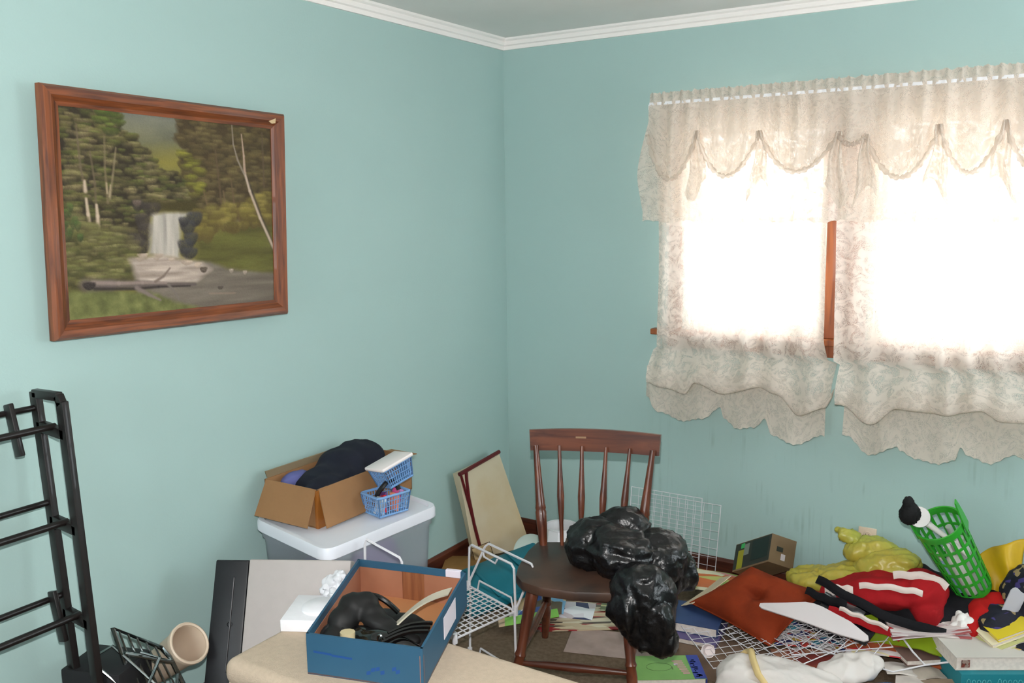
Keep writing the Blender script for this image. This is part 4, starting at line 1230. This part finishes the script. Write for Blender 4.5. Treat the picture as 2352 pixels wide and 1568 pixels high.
solo('white_cup', MB().lathe([(0, 0), (.019, 0), (.025, .042), (.023, .042), (.017, .003), (0, .003)], 20, T(1.345, -.745, .03, 0, 62, 20)), mat('white_plastic', S(236, 226, 224), .4), 'tiny white plastic cup lying beside the navy book', 'cup')

def magz(label, M, L_, W_, m, th_=.004, curl=0., cat='magazine', name='magazine', group=None):
    mb = sheet(lambda u, v: Vector((L_*u, W_*v, th_+curl*math.sin(u*3.1)+curl*.6*nz(u*3, v*3, L_*9))), 12, 8, th_)
    return solo(name, mb, m, label, cat, M, 'auto', group)
PC = printmat('print_pencils', [(206, 190, 160), (190, 170, 140), (150, 36, 40), (210, 200, 176), (96, 84, 74), (196, 176, 146)], 9, (1.2, 9, 1))
magz('open magazine with a striped picture on the floor under the chair', T(.69, -.90, .004, 34), .33, .26, PC, .003)
PC2 = printmat('print_faces', [(226, 220, 226), (60, 64, 104), (210, 196, 200), (96, 60, 60), (236, 236, 240)], 16)
magz('comic page with white round shapes under the back of the chair', T(.66, -.77, .008, 20), .19, .15, PC2, .002)
PC3 = printmat('print_green_stripe', [(206, 200, 140), (110, 120, 84), (196, 190, 160), (60, 56, 40)], 9, (1.2, 8, 1))
magz('yellow-green striped leaflet on the floor behind the chair', T(.83, -.62, .012, 20), .26, .14, PC3, .002)
magz('plain grey-pink paper sheet on the carpet under the front stretcher', T(.86, -.98, .002, 18), .33, .20, mat('pinkish_sheet', S(168, 146, 138), .7, nz=(12, .2)), .0015)
magz('white card corner with one dark spot under the refuse bag', T(1.00, -.73, .012, 30), .11, .08, mat('white_paper', S(236, 234, 230), .8), .002, cat='card', name='white_card')
magz('green leaflet with a pointed corner under the wire shelf edge', T(.575, -.985, .03, 36, 0, -8), .24, .07, printmat('print_lime', [(126, 190, 76), (140, 200, 90), (210, 180, 150)], 9), .002)
magz('blue and tan magazine between the teal case and the chair leg', T(.55, -.87, .02, 24, 0, -6), .22, .20, printmat('print_blue_tan', [(60, 84, 150), (200, 170, 130), (120, 170, 206), (226, 220, 210), (96, 80, 60)], 15), .003, .01)
magz('cream envelope standing against the blue book behind the bag', frame((1.135, -.50, .06), (.10, .30, .06), (.6, -.1, .35)), .25, .07, mat('cream_paper', S(220, 200, 170), .8), .003, .004, 'envelope', 'envelope')
magz('colourful leaflet with green and orange bands behind the rust cushion', T(1.10, -.34, .06, 10, 5, 4), .26, .18, printmat('print_bands', [(150, 180, 90), (206, 110, 60), (226, 220, 190), (190, 190, 110), (220, 150, 150)], 7, (1, 4, 1)), .003, .012)
magz('bright colour-blocked magazine under the wire grid below the hanger', T(1.50, -.55, .012, 20), .30, .26, printmat('print_blocks', [(60, 76, 150), (226, 222, 226), (214, 70, 60), (230, 190, 80), (90, 180, 206), (236, 232, 230), (56, 60, 120)], 26, (1, 1.6, 1)), .004)
magz('red and brown magazine on the floor beyond the white plastic bag', T(1.60, -.72, .008, 30), .30, .16, printmat('print_redbrown', [(150, 70, 52), (170, 120, 96), (190, 160, 150), (130, 50, 44)], 14), .004)
magz('white and red catalogue page beneath the white hanger tip', T(1.78, -.54, .05, 12, 4), .26, .13, printmat('print_redwhite', [(230, 222, 220), (206, 60, 70), (232, 220, 170), (226, 218, 220), (230, 226, 226)], 12, (1, 3, 1)), .004, .006)
magz('brown paper scattered under the wire grid', T(1.22, -.93, .001, 10), .36, .34, mat('brown_paper', S(120, 96, 78), .85, nz=(8, .3)), .0012, 0, 'paper', 'paper_sheet')
# ================================================================== heap along the window wall
def fab(name, c, amt=.15, sc_=9, rough=.85): return mat(name, S(*c), rough, spec=.2, nz=(sc_, amt), bump=(90, .15))
MDARK = fab('dark_clothes', (30, 30, 34), .35)
solo('clothes_heap', blob([((1.72, -.22, .05), (.20, .16, .11)), ((1.95, -.24, .08), (.22, .18, .14)), ((2.20, -.22, .08), (.22, .18, .15)), ((2.45, -.20, .08), (.22, .18, .16)), ((1.98, -.16, .16), (.12, .09, .10))], .016, 3, lambda c: .022*ridge(c, 7)+.008*ridge(c, 19), .0), MDARK, 'dark clothes heaped on the floor under the red jersey', 'clothes', None, True)

# rust cushion
pc = [Vector(v) for v in ((1.176, -.509, .085), (1.385, -.395, .235), (1.647, -.337, .165), (1.528, -.625, .045))]   # left, back, right, near
pn_ = ((pc[2]-pc[0]).cross(pc[1]-pc[3])).normalized()
cu = thing('tufted_cushion', 'rust velvet cushion with a sunken button lying on the heap', 'cushion', Matrix.Translation((pc[0]+pc[2])/2))
ctr = (pc[0]+pc[2])/2
def cush(side):
    bf = bilin(pc[3], pc[2], pc[1], pc[0])
    def f(u, v):
        a, b = 2*u-1, 2*v-1
        pinch = 1-.055*(1-a*a)*abs(b)**3 - .055*(1-b*b)*abs(a)**3
        c = bf(.5+a*.5*pinch, .5+b*.5*pinch)
        h = .062*((1-abs(a)**2.4)*(1-abs(b)**2.4))**.55
        r_ = math.hypot(a, b)
        h -= .045*math.exp(-(r_/.16)**2)
        an = math.atan2(b, a)
        h -= .007*max(0, math.cos(an*4))*math.exp(-((r_-.28)/.25)**2)
        h += .003*nz(u*6, v*6, side)
        return c + pn_*h*side - ctr
    return MB().grid(f, 40, 40)
MRUST = fab('rust_velvet', (138, 52, 22), .25, 7)
part(cu, 'face', cush(1), MRUST, True); part(cu, 'back', cush(-1), MRUST, True)
part(cu, 'button', blob([(tuple(pn_*.018), (.013, .013, .010))], .004, 2), MRUST, True)
part(cu, 'seam', MB().tube([v*1.0-ctr for v in (lambda bf: [bf(t, 0) for t in [i/12 for i in range(12)]]+[bf(1, t) for t in [i/12 for i in range(12)]]+[bf(1-t, 1) for t in [i/12 for i in range(12)]]+[bf(0, 1-t) for t in [i/12 for i in range(12)]])(lambda u, v: bilin(pc[3], pc[2], pc[1], pc[0])(.5+(u-.5)*(1-.055*(1-(2*u-1)**2)*abs(2*v-1)**3-.055*(1-(2*v-1)**2)*abs(2*u-1)**3), .5+(v-.5)*(1-.055*(1-(2*u-1)**2)*abs(2*v-1)**3-.055*(1-(2*v-1)**2)*abs(2*u-1)**3)))], .004, 6, closed=True), MRUST, True)

# white boomerang-shaped hanger insert
hp = [Vector(v) for v in ((1.474, -.576, .172), (1.658, -.521, .198), (1.861, -.589, .142))]
hx = (hp[2]-hp[0]).normalized(); hn = hx.cross(hp[1]-hp[0]).normalized()
hM = frame(hp[0], hx, hp[1]-hp[0]); hi = hM.inverted(); h1 = hi @ hp[1]; h2 = hi @ hp[2]
hanger_poly = [(0, -.006), (.012, -.012), (h2.x*.45, h1.y*.10-.02), (h2.x*.75, -.018), (h2.x-.01, -.014), (h2.x+.004, -.004), (h2.x-.002, .012), (h2.x*.82, h1.y*.62), (h1.x+.03, h1.y*.97), (h1.x, h1.y), (h1.x-.03, h1.y*.94), (h2.x*.2, h1.y*.52), (.012, .012), (0, .006)]
solo('white_board', MB().prism(hanger_poly, -.004, .004, None, .0015), mat('white_card', S(208, 200, 200), .5), 'white boomerang-shaped foam board lying across the rust cushion', 'board', hM)

# tilted carton with a screen picture
kN = Vector((1.395, -.205, .195)); kU = Vector((.0, .05, .105)); kL = Vector((-.155, .015, -.085)); kR = Vector((.075, .10, -.055))
kt = thing('printed_carton', 'tilted brown carton with a dark screen picture against the window wall', 'carton', Matrix.Translation(kN))
A_, B2, C2 = Vector((0, 0, 0)), kL, kR
def hexa(o, a, b, c):
    vv = [o, o+a, o+a+b, o+b, o+c, o+a+c, o+a+b+c, o+b+c]
    return MB().add(vv, [(3,2,1,0),(4,5,6,7),(0,1,5,4),(1,2,6,5),(2,3,7,6),(3,0,4,7)])
part(kt, 'box', hexa(Vector((0, 0, 0)), kL, kR, kU), mat('carton_brown', S(132, 108, 80), .6, nz=(9, .15)), False)
fn_ = kL.cross(kU).normalized()
if fn_.dot(CAM-kN) < 0: fn_ = -fn_
def decal(a0, b0, a1, b1, m, k=1.):
    o = kL*a0+kU*b0+fn_*.0008*k
    part(kt, 'print', hexa(o, kL*(a1-a0), kU*(b1-b0), fn_*.0006), m, False)
decal(.0, .06, 1., .98, mat('carton_dark', S(52, 56, 50), .45))
decal(.06, .22, .52, .94, mat('screen_dark', S(34, 48, 44), .3), 2)
decal(.60, .50, .74, .90, mat('carton_grey', S(120, 130, 120), .5), 2); decal(.74, .78, .84, .95, mat('carton_green', S(60, 170, 90), .5), 2)
decal(.74, .05, .90, .72, mat('carton_yellow', S(150, 146, 40), .5), 2)
rn = kR.cross(kU).normalized()
if rn.dot(CAM-kN) < 0: rn = -rn
for a0, b0, a1, b1, m in ((.25, .45, .5, .62, MATS['carton_dark']), (.45, .18, .62, .40, MATS['pale_label'])):
    part(kt, 'print', hexa(kR*a0+kU*b0+rn*.0008, kR*(a1-a0), kU*(b1-b0), rn*.0006), m, False)

# outlet on the wall
ot = thing('wall_outlet', 'beige electrical outlet plate low on the window wall above the yellow bag', 'outlet', T(1.739, 0, .295))
part(ot, 'plate', MB().box((-.035, -.006, -.057), (.035, 0, .045), .002), mat('beige_plate', S(222, 200, 178), .45))
for z in (-.028, .014):
    s_ = part(ot, 'socket', MB().lathe([(0, .0022), (.015, .002), (.0165, .0)], 20, T(0, -.006, z, 0, 90)), mat('beige_plate', S(222, 200, 178), .45))
    for x in (-.006, .006):
        part(s_, 'slot', MB().box((x-.001, -.0095, z-.004), (x+.001, -.007, z+.006)), mat('slot_dark', S(90, 70, 60), .6), False)

# yellow plastic bag
MYEL = mat('yellow_polythene', S(170, 172, 72), .35, nz=(6, .12), col2=S(186, 168, 70), bump=(28, .3))
def foldx(c):
    al, pe = c.x*.93+c.z*.36, -c.x*.36+c.z*.93
    q = Vector((al*.22+.15*nz(c.x*6, c.y*6, c.z*6), c.y*.8, pe))
    return .015*ridge(q, 21, 3.)+.008*ridge(q, 43, 5.)+.003*ridge(c, 60, 1.)
solo('carrier_bag', blob([((1.60, -.20, .165), (.115, .08, .022), (0, -8, 0)), ((1.72, -.20, .205), (.13, .085, .030), (0, -14, 0)), ((1.85, -.20, .270), (.11, .08, .045), (0, -14, 0)), ((1.78, -.15, .300), (.09, .06, .035), (0, -6, 0)), ((1.70, -.14, .335), (.045, .03, .018), (0, 24, 0)), ((1.665, -.14, .357), (.02, .018, .012)), ((1.915, -.21, .305), (.035, .05, .025))], .006, 3, foldx), MYEL, 'crumpled yellow-green plastic carrier bag on the heap below the outlet', 'plastic bag', None, True)

# red jersey with white stripes
js = thing('sports_jersey', 'red jersey with white stripes and black straps crumpled on the heap', 'jersey', T(1.87, -.32, .12))
Mi = js.matrix_world.inverted()
def local(mb):
    mb.v = [tuple(Mi @ Vector(v)) for v in mb.v]; return mb
def jd(c): return .008*ridge(Vector((c.x, c.y, c.z*1.5)), 11, 2.)+.004*ridge(c, 27, 3.)
part(js, 'body', local(blob([((1.87, -.325, .225), (.17, .11, .055), (0, -8, 8)), ((1.99, -.31, .245), (.085, .10, .065)), ((1.74, -.335, .19), (.10, .09, .04), (0, -8, 0)), ((2.02, -.36, .19), (.05, .06, .05))], .009, 4, jd)), fab('red_cotton', (164, 24, 30), .18), True)
def jstrip(pts, wd, name, m, lift=.0, th_=.004):
    n = len(pts)-1
    P = [Vector(p_) for p_ in pts]
    def at_(u):
        k = min(n-1, int(u*n)); t = u*n-k
        return P[k].lerp(P[k+1], t)
    def f(u, v):
        c = at_(u); d = (at_(min(1, u+.02))-at_(max(0, u-.02))).normalized()
        vd = (CAM-c).normalized(); sd = d.cross(vd).normalized()
        return Mi @ (c + sd*wd*(v-.5) + vd*lift*math.sin(math.pi*v) + Vector((0, 0, .003*math.sin(u*17))))
    part(js, name, sheet(f, 30, 4, th_), m)
MWS = fab('white_stripe', (222, 206, 198), .1); MBS = fab('black_strap', (24, 24, 28), .2)
jstrip([(1.795, -.425, .262), (1.87, -.425, .276), (1.95, -.415, .278), (2.005, -.405, .274)], .018, 'stripe', MWS, .004)
jstrip([(1.90, -.37, .305), (1.97, -.36, .318), (2.03, -.34, .312), (2.075, -.33, .285)], .024, 'stripe', MWS, .004)
jstrip([(1.67, -.40, .21), (1.72, -.425, .228), (1.775, -.43, .238)], .036, 'stripe', MWS, .004)
jstrip([(1.635, -.38, .235), (1.70, -.425, .235), (1.78, -.45, .215), (1.88, -.465, .19), (1.99, -.455, .165), (2.09, -.43, .155)], .030, 'strap', MBS, .006)
jstrip([(1.60, -.40, .19), (1.68, -.44, .19), (1.76, -.46, .195)], .026, 'strap', MBS, .006)
jstrip([(1.70, -.475, .165), (1.78, -.485, .160), (1.87, -.485, .145), (1.95, -.475, .125)], .030, 'hem', fab('red_cotton', (164, 24, 30), .18), .004)
jstrip([(1.74, -.478, .182), (1.82, -.490, .172), (1.91, -.488, .152)], .010, 'stripe', MWS, .004)

# lime packet, brown cloth, papers below the jersey
lm = sheet(lambda u, v: Vector((1.80+.34*u, -.40+.05*u-.10*v+.02*math.sin(u*5), .135+.016*math.sin(u*3.1)-.075*v*(1-.25*u)+.006*nz(u*7, v*5, 2.))), 30, 12, .006)
solo('packet', lm, mat('lime_film', S(134, 158, 34), .2, nz=(6, .15), coat=.4), 'glossy lime green packet below the red jersey', 'packet')
nw = thing('newspaper', 'folded newspaper pages between the lime packet and the red jersey', 'newspaper', T(2.02, -.42, .14, 22, 0, -6))
for k in range(3):
    part(nw, 'page', sheet(lambda u, v: Vector((-.12+.26*u, -.06+.12*v, .006*k+.010*math.sin(u*3+k)+.02*u*u*(k==2))), 12, 4, .003), printmat('newsprint', [(220, 208, 204), (206, 190, 190), (216, 200, 196), (170, 90, 90), (224, 214, 212)], 14, (1, 5, 1), .7))
solo('crumpled_paper', blob([((2.14, -.34, .16), (.05, .05, .045)), ((2.11, -.37, .14), (.05, .03, .025))], .006, 1, lambda c: .016*(crease(c, 26)-.4)), mat('white_paper', S(236, 234, 230), .8), 'crumpled white paper beside the green bottle basket', 'paper')
solo('brown_cloth', sheet(lambda u, v: Vector((1.77+.37*u, -.40+.02*math.sin(u*4)-.12*v+.06*u, .105+.015*math.sin(u*6)-.055*v+.006*nz(u*6, v*6, 5.))), 30, 12, .01), fab('orange_brown', (164, 82, 48), .2), 'orange-brown cloth hanging out below the lime packet', 'cloth')
bk = thing('black_packet', 'black plastic packet with silver lettering beside the white board tip', 'packet', frame((1.66, -.46, .16), (.20, -.06, -.045), (.1, .35, .25)))
part(bk, 'pouch', sheet(lambda u, v: Vector((.21*u, -.035+.08*v, .008*math.sin(u*6)+.004*nz(u*8, v*8))), 14, 6, .006), mat('black_film', S(18, 18, 24), .25))
part(bk, 'foil_edge', sheet(lambda u, v: Vector((-.01+.16*u, .045+.028*v, .010+.006*math.sin(u*9))), 14, 3, .003), mat('foil', S(190, 190, 196), .2, metal=.9))
for k in range(3):
    part(bk, 'lettering', MB().tube([(.085+.016*k+.006*math.cos(a), .0+.008*math.sin(a), .016) for a in [2*math.pi*i/10 for i in range(10)]], .0012, 4, closed=True), mat('silver_ink', S(196, 200, 210), .3))

# green slotted basket with bottles and a brush
gax = Vector((-.34, -.45, .82)).normalized()
gx_ = Vector((.95, .1, 0)); gx_ = (gx_-gax*gx_.dot(gax)).normalized(); gy_ = gax.cross(gx_)
gO = Vector((2.150, -.205, .250))
gM = Matrix(((gx_.x, gy_.x, gax.x, gO.x), (gx_.y, gy_.y, gax.y, gO.y), (gx_.z, gy_.z, gax.z, gO.z), (0, 0, 0, 1)))
MGP = mat('green_plastic', S(46, 158, 44), .35)
gk = thing('slotted_basket', 'bright green slotted plastic basket of bottles tilted on the heap', 'basket', gM)
GH = .335
def gr_(z): return .068+.016*z/GH
def band_(z0, z1, nm, t_=.004):
    part(gk, nm, MB().lathe([(gr_(z0), z0), (gr_(z1), z1), (gr_(z1)-t_, z1), (gr_(z0)-t_, z0), (gr_(z0), z0)], 40), MGP)
part(gk, 'base', MB().lathe([(0, 0), (.058, 0), (.066, .006), (.069, .026), (.065, .026), (.060, .008), (0, .006)], 40), MGP)
band_(GH-.026, GH, 'rim', .006)
for k in range(1, 5):
    z = .026+(GH-.052)*k/5
    band_(z-.005, z+.005, 'hoop')
rb_ = MB()
nr = 18
for k in range(nr):
    a = 2*math.pi*k/nr
    ca_, sa_ = math.cos(a), math.sin(a)
    rr_ = gr_
    w_ = .0055
    vv = []
    for z in (.02, GH-.02):
        for dr in (0, -.0035):
            for s in (-1, 1):
                r_ = rr_(z)+dr
                vv.append((r_*ca_-s*w_*sa_, r_*sa_+s*w_*ca_, z))
    rb_.add(vv, [(0,1,5,4),(2,6,7,3),(0,4,6,2),(1,3,7,5),(0,2,3,1),(4,5,7,6)])
part(gk, 'slat_ring', rb_, MGP, False)
for s in (-1, 1):
    part(gk, 'handle', sheet(lambda u, v: Vector((s*(gr_(GH)-.001+.004*u), (v-.5)*.055*(1-.6*u*u), GH-.04+.125*u)), 8, 4, .005), MGP)
def bottle(label, x, y, h, r, c, cap, tx=0, ty=0):
    M_ = gM @ T(x, y, .012, 0, tx, ty)
    t = thing('bottle', label, 'bottle', M_, 'bottles in the green basket')
    part(t, 'body', MB().lathe([(0, 0), (r*.92, 0), (r, .006), (r, h*.68), (r*.8, h*.78), (r*.42, h*.84), (r*.42, h*.9), (0, h*.9)], 18), c)
    part(t, 'cap', MB().lathe([(r*.5, h*.85), (r*.5, h), (0, h)], 14), cap)
MB1 = mat('bottle_white', S(226, 222, 220), .35); MB2 = clearmat('bottle_clear', S(206, 214, 210), .75, .25); MB3 = mat('bottle_blue', S(150, 176, 206), .35); MB4 = mat('cap_grey', S(170, 178, 170), .4)
bottle('white bottle in the middle of the green basket', .0, -.025, .24, .026, MB1, MB1, 2)
bottle('clear bottle with a grey cap in the green basket', .036, -.008, .25, .022, MB2, MB4, 0, 3)
bottle('pale blue bottle in the green basket', -.037, -.012, .19, .020, MB3, MB1, 0, -3)
bottle('white bottle with a grey cap at the back of the green basket', .010, .034, .26, .023, MB1, MB4, -2)
bottle('short clear jar low in the green basket', -.026, .030, .16, .020, MB2, MB1)
br = thing('dish_brush', 'white-handled brush with black bristles sticking out of the green basket', 'brush', Matrix())
b0, b1 = gM @ Vector((.055, -.04, .20)), gM @ Vector((-.055, .01, .365))
part(br, 'handle', MB().tube([b0, b0.lerp(b1, .5)+Vector((0, 0, .004)), b0.lerp(b1, .85), b1], [.008, .009, .012, .016], 12), MB1)
hd = (CAM-b1).normalized()
part(br, 'head', MB().lathe([(0, 0), (.036, 0), (.038, .008), (.036, .014), (0, .016)], 20, frame(b1, (.6, .3, .5), (-.4, .2, .8))), MB1)
part(br, 'bristles', blob([(tuple(b1-Vector((.028, .018, -.012))), (.036, .032, .042), (0, 20, 0)), (tuple(b1-Vector((.034, .022, -.05))), (.02, .02, .028))], .004, 1, lambda c: .004*nz(c.x*240, c.y*240, c.z*240)), mat('black_bristle', S(12, 12, 13), .8), True)

# yellow bag, red cloth, navy printed cloth and books at the window-wall end
solo('yellow_cloth', sheet(lambda u, v: Vector(bilin((2.200, -.15, .19), (2.262, -.17, .22), (2.315, -.09, .425), (2.165, -.10, .345))(u, v))+Vector((.01*math.sin(v*5), -.035*math.sin(u*3.1)*math.sin(v*2.6)-.014*math.sin(u*9+v*3), .02*math.sin(u*3.1)*v)), 24, 24, .006), mat('yellow_nylon', S(204, 164, 20), .5, nz=(9, .12)), 'bright yellow cloth standing up behind the green basket', 'cloth', None, True)
solo('red_cloth', blob([((2.19, -.29, .19), (.055, .06, .05), (0, 20, 0)), ((2.23, -.24, .22), (.05, .05, .04)), ((2.165, -.35, .14), (.03, .05, .05))], .008, 4, lambda c: .007*ridge(c, 18)), fab('scarlet_cloth', (172, 24, 22), .15), 'scarlet cloth wedged below the green basket beside the navy cloth', 'cloth', None, True)
MNAVY = printmat('navy_print', [(24, 26, 40), (22, 24, 36), (26, 28, 44), (20, 22, 34), (24, 26, 40), (60, 50, 110), (150, 130, 90), (26, 26, 40)], 55, (1, 1, 1), .8)
solo('printed_cloth', blob([((2.33, -.20, .25), (.09, .09, .12), (0, 10, 0)), ((2.27, -.30, .15), (.11, .10, .08), (0, 20, 0)), ((2.42, -.26, .20), (.12, .12, .12)), ((2.17, -.39, .09), (.08, .07, .04)), ((2.35, -.36, .11), (.12, .07, .06))], .009, 4, lambda c: .010*ridge(c, 13)+.004*ridge(c, 30)), MNAVY, 'navy cloth printed with small violet and tan shapes at the end of the heap', 'cloth', None, True)
solo('white_rag', sheet(lambda u, v: Vector((2.245+.05*u+.03*v, -.325+.02*u, .215+.10*v+.01*math.sin(u*6))), 8, 10, .004), mat('white_rag', S(196, 196, 204), .7), 'narrow white rag lying on the navy printed cloth', 'rag')
for k, (c_, lb) in enumerate((((206, 176, 110), 'thin tan paperback leaning at the bottom of the row on the navy cloth'), ((190, 190, 130), 'thin pale green paperback leaning second in the row on the navy cloth'), ((226, 214, 180), 'thin cream paperback leaning third in the row on the navy cloth'), ((214, 190, 40), 'thin yellow paperback leaning at the top of the row on the navy cloth'))):
    book('paperback', lb, frame((2.245-.004*k+(.02 if k == 3 else 0), -.475+.012*k, .105+.020*k), (.24, .18, .10), (-.25, .30, .05)), .20, .12, .014, mat('pb%d' % k, S(*c_), .5), group='paperbacks on the navy cloth')
book('album', 'brown photo album lying at the edge of the heap', T(1.985, -.545, .055, 36, 0, 0), .145, .16, .020, mat('brown_album', S(120, 92, 84), .55, nz=(10, .15)), cat='album')
wh = book('box_file', 'white box file with a small picture stacked on the teal box', T(2.14, -.585, .102, 31), .36, .20, .046, mat('white_file', S(206, 200, 192), .5), cat='box file')
part(wh, 'print', MB().box((.018, -.001, .010), (.046, .0, .036)), printmat('print_stamp', [(120, 60, 50), (150, 130, 120), (90, 60, 56)], 90), False)
tb = thing('teal_box', 'teal box with pale lettering lying under the white box file', 'box', T(2.16, -.60, .004, 31))
part(tb, 'box', MB().box((0, 0, 0), (.36, .20, .096), .003), mat('teal_box', S(28, 120, 132), .45))
for k in range(12):
    if k == 5: continue
    part(tb, 'lettering', MB().tube([(.025+.017*k+.006*math.cos(a), -.0006, .066+(.010 if k not in (0, 6) else .014)*math.sin(a)) for a in [2*math.pi*i/8*(.8 if k % 3 else 1) for i in range(8)]], .0011, 4), mat('teal_ink', S(96, 180, 186), .5))
for z in (.050, .068):
    part(tb, 'print', MB().box((.24, -.001, z), (.285, .0, z+.012)), MRED if z > .06 else MWHT, False)
    part(tb, 'print', MB().box((.30, -.001, z), (.35, .0, z+.012)), MWHT, False)

# white plastic bags and papers in the foreground
MPB = mat('white_polythene', S(218, 211, 206), .4, bump=(24, .25)); MPY = mat('cream_band', S(226, 200, 140), .45)
wp = thing('white_bag', 'white plastic bag with a yellow band lying on the wire grid', 'plastic bag', T(1.60, -.85, .03))
Mi = wp.matrix_world.inverted()
part(wp, 'film', local(blob([((1.62, -.85, .05), (.16, .12, .035), (0, 4, 10)), ((1.70, -.80, .045), (.13, .08, .03)), ((1.50, -.88, .055), (.07, .10, .04)), ((1.55, -.97, .04), (.10, .08, .035))], .008, 5, lambda c: .008*ridge(Vector((c.x*.6, c.y, c.z)), 15, 2.)+.003*ridge(c, 40, 2.), .0)), MPB, True)
part(wp, 'band', local(MB().tube([(1.462, -.80, .062), (1.49, -.775, .080), (1.515, -.80, .098), (1.54, -.86, .102), (1.58, -.93, .092), (1.64, -.98, .070)], [.006, .010, .012, .012, .012, .008], 8)), MPY, True)
solo('white_bag', blob([((1.83, -.66, .06), (.075, .07, .035)), ((1.87, -.62, .07), (.05, .05, .03)), ((1.79, -.71, .05), (.07, .05, .03))], .007, 4, lambda c: .008*ridge(c, 20, 6.), .0), MPB, 'small crumpled white plastic bag beside the loose papers', 'plastic bag', None, True)
for k, (x, y, z, r, L_, W_, c_, lb) in enumerate(((1.93, -.60, .036, 20, .12, .09, (226, 218, 210), 'creased white booklet beside the small white bag'), (1.97, -.68, .030, 8, .14, .10, (214, 204, 196), 'white folded leaflet with a brown picture at the floor edge of the heap'), (2.03, -.58, .030, 35, .10, .11, (196, 184, 170), 'beige paper under the brown photo album'), (1.92, -.76, .012, 15, .16, .10, (60, 96, 140), 'blue-edged pamphlet under the white leaflet'), (2.06, -.68, .016, 22, .20, .10, (150, 130, 110), 'stack of brown papers beside the teal box'))):
    magz(lb, T(x, y, z, r, 3*k-5, 4-2*k), L_, W_, mat('slip%d' % k, S(*c_), .7, nz=(14, .18)), .006, .008, 'paper', 'loose_paper')
wv_ = thing('wire_rack', 'bent white wire rack lying over the edge of the photo album', 'wire rack', T(2.0, -.5, 0))
part(wv_, 'edge_wire', MB().tube([(-.30, .08, .115), (-.10, .10, .115), (-.055, .06, .115), (.0, -.03, .105), (.045, -.065, .085), (.14, -.02, .105)], .0035, 6), MWIRE)
part(wv_, 'edge_wire', MB().tube([(-.34, -.10, .07), (-.16, -.11, .06), (-.05, -.10, .05), (.045, -.065, .085)], .003, 6), MWIRE)
for k in range(5):
    part(wv_, 'cross_wire', MB().tube([(-.28+.05*k, .08+.004*k, .115), (-.36+.055*k, -.10, .07-.004*k)], .002, 5), MWIRE)
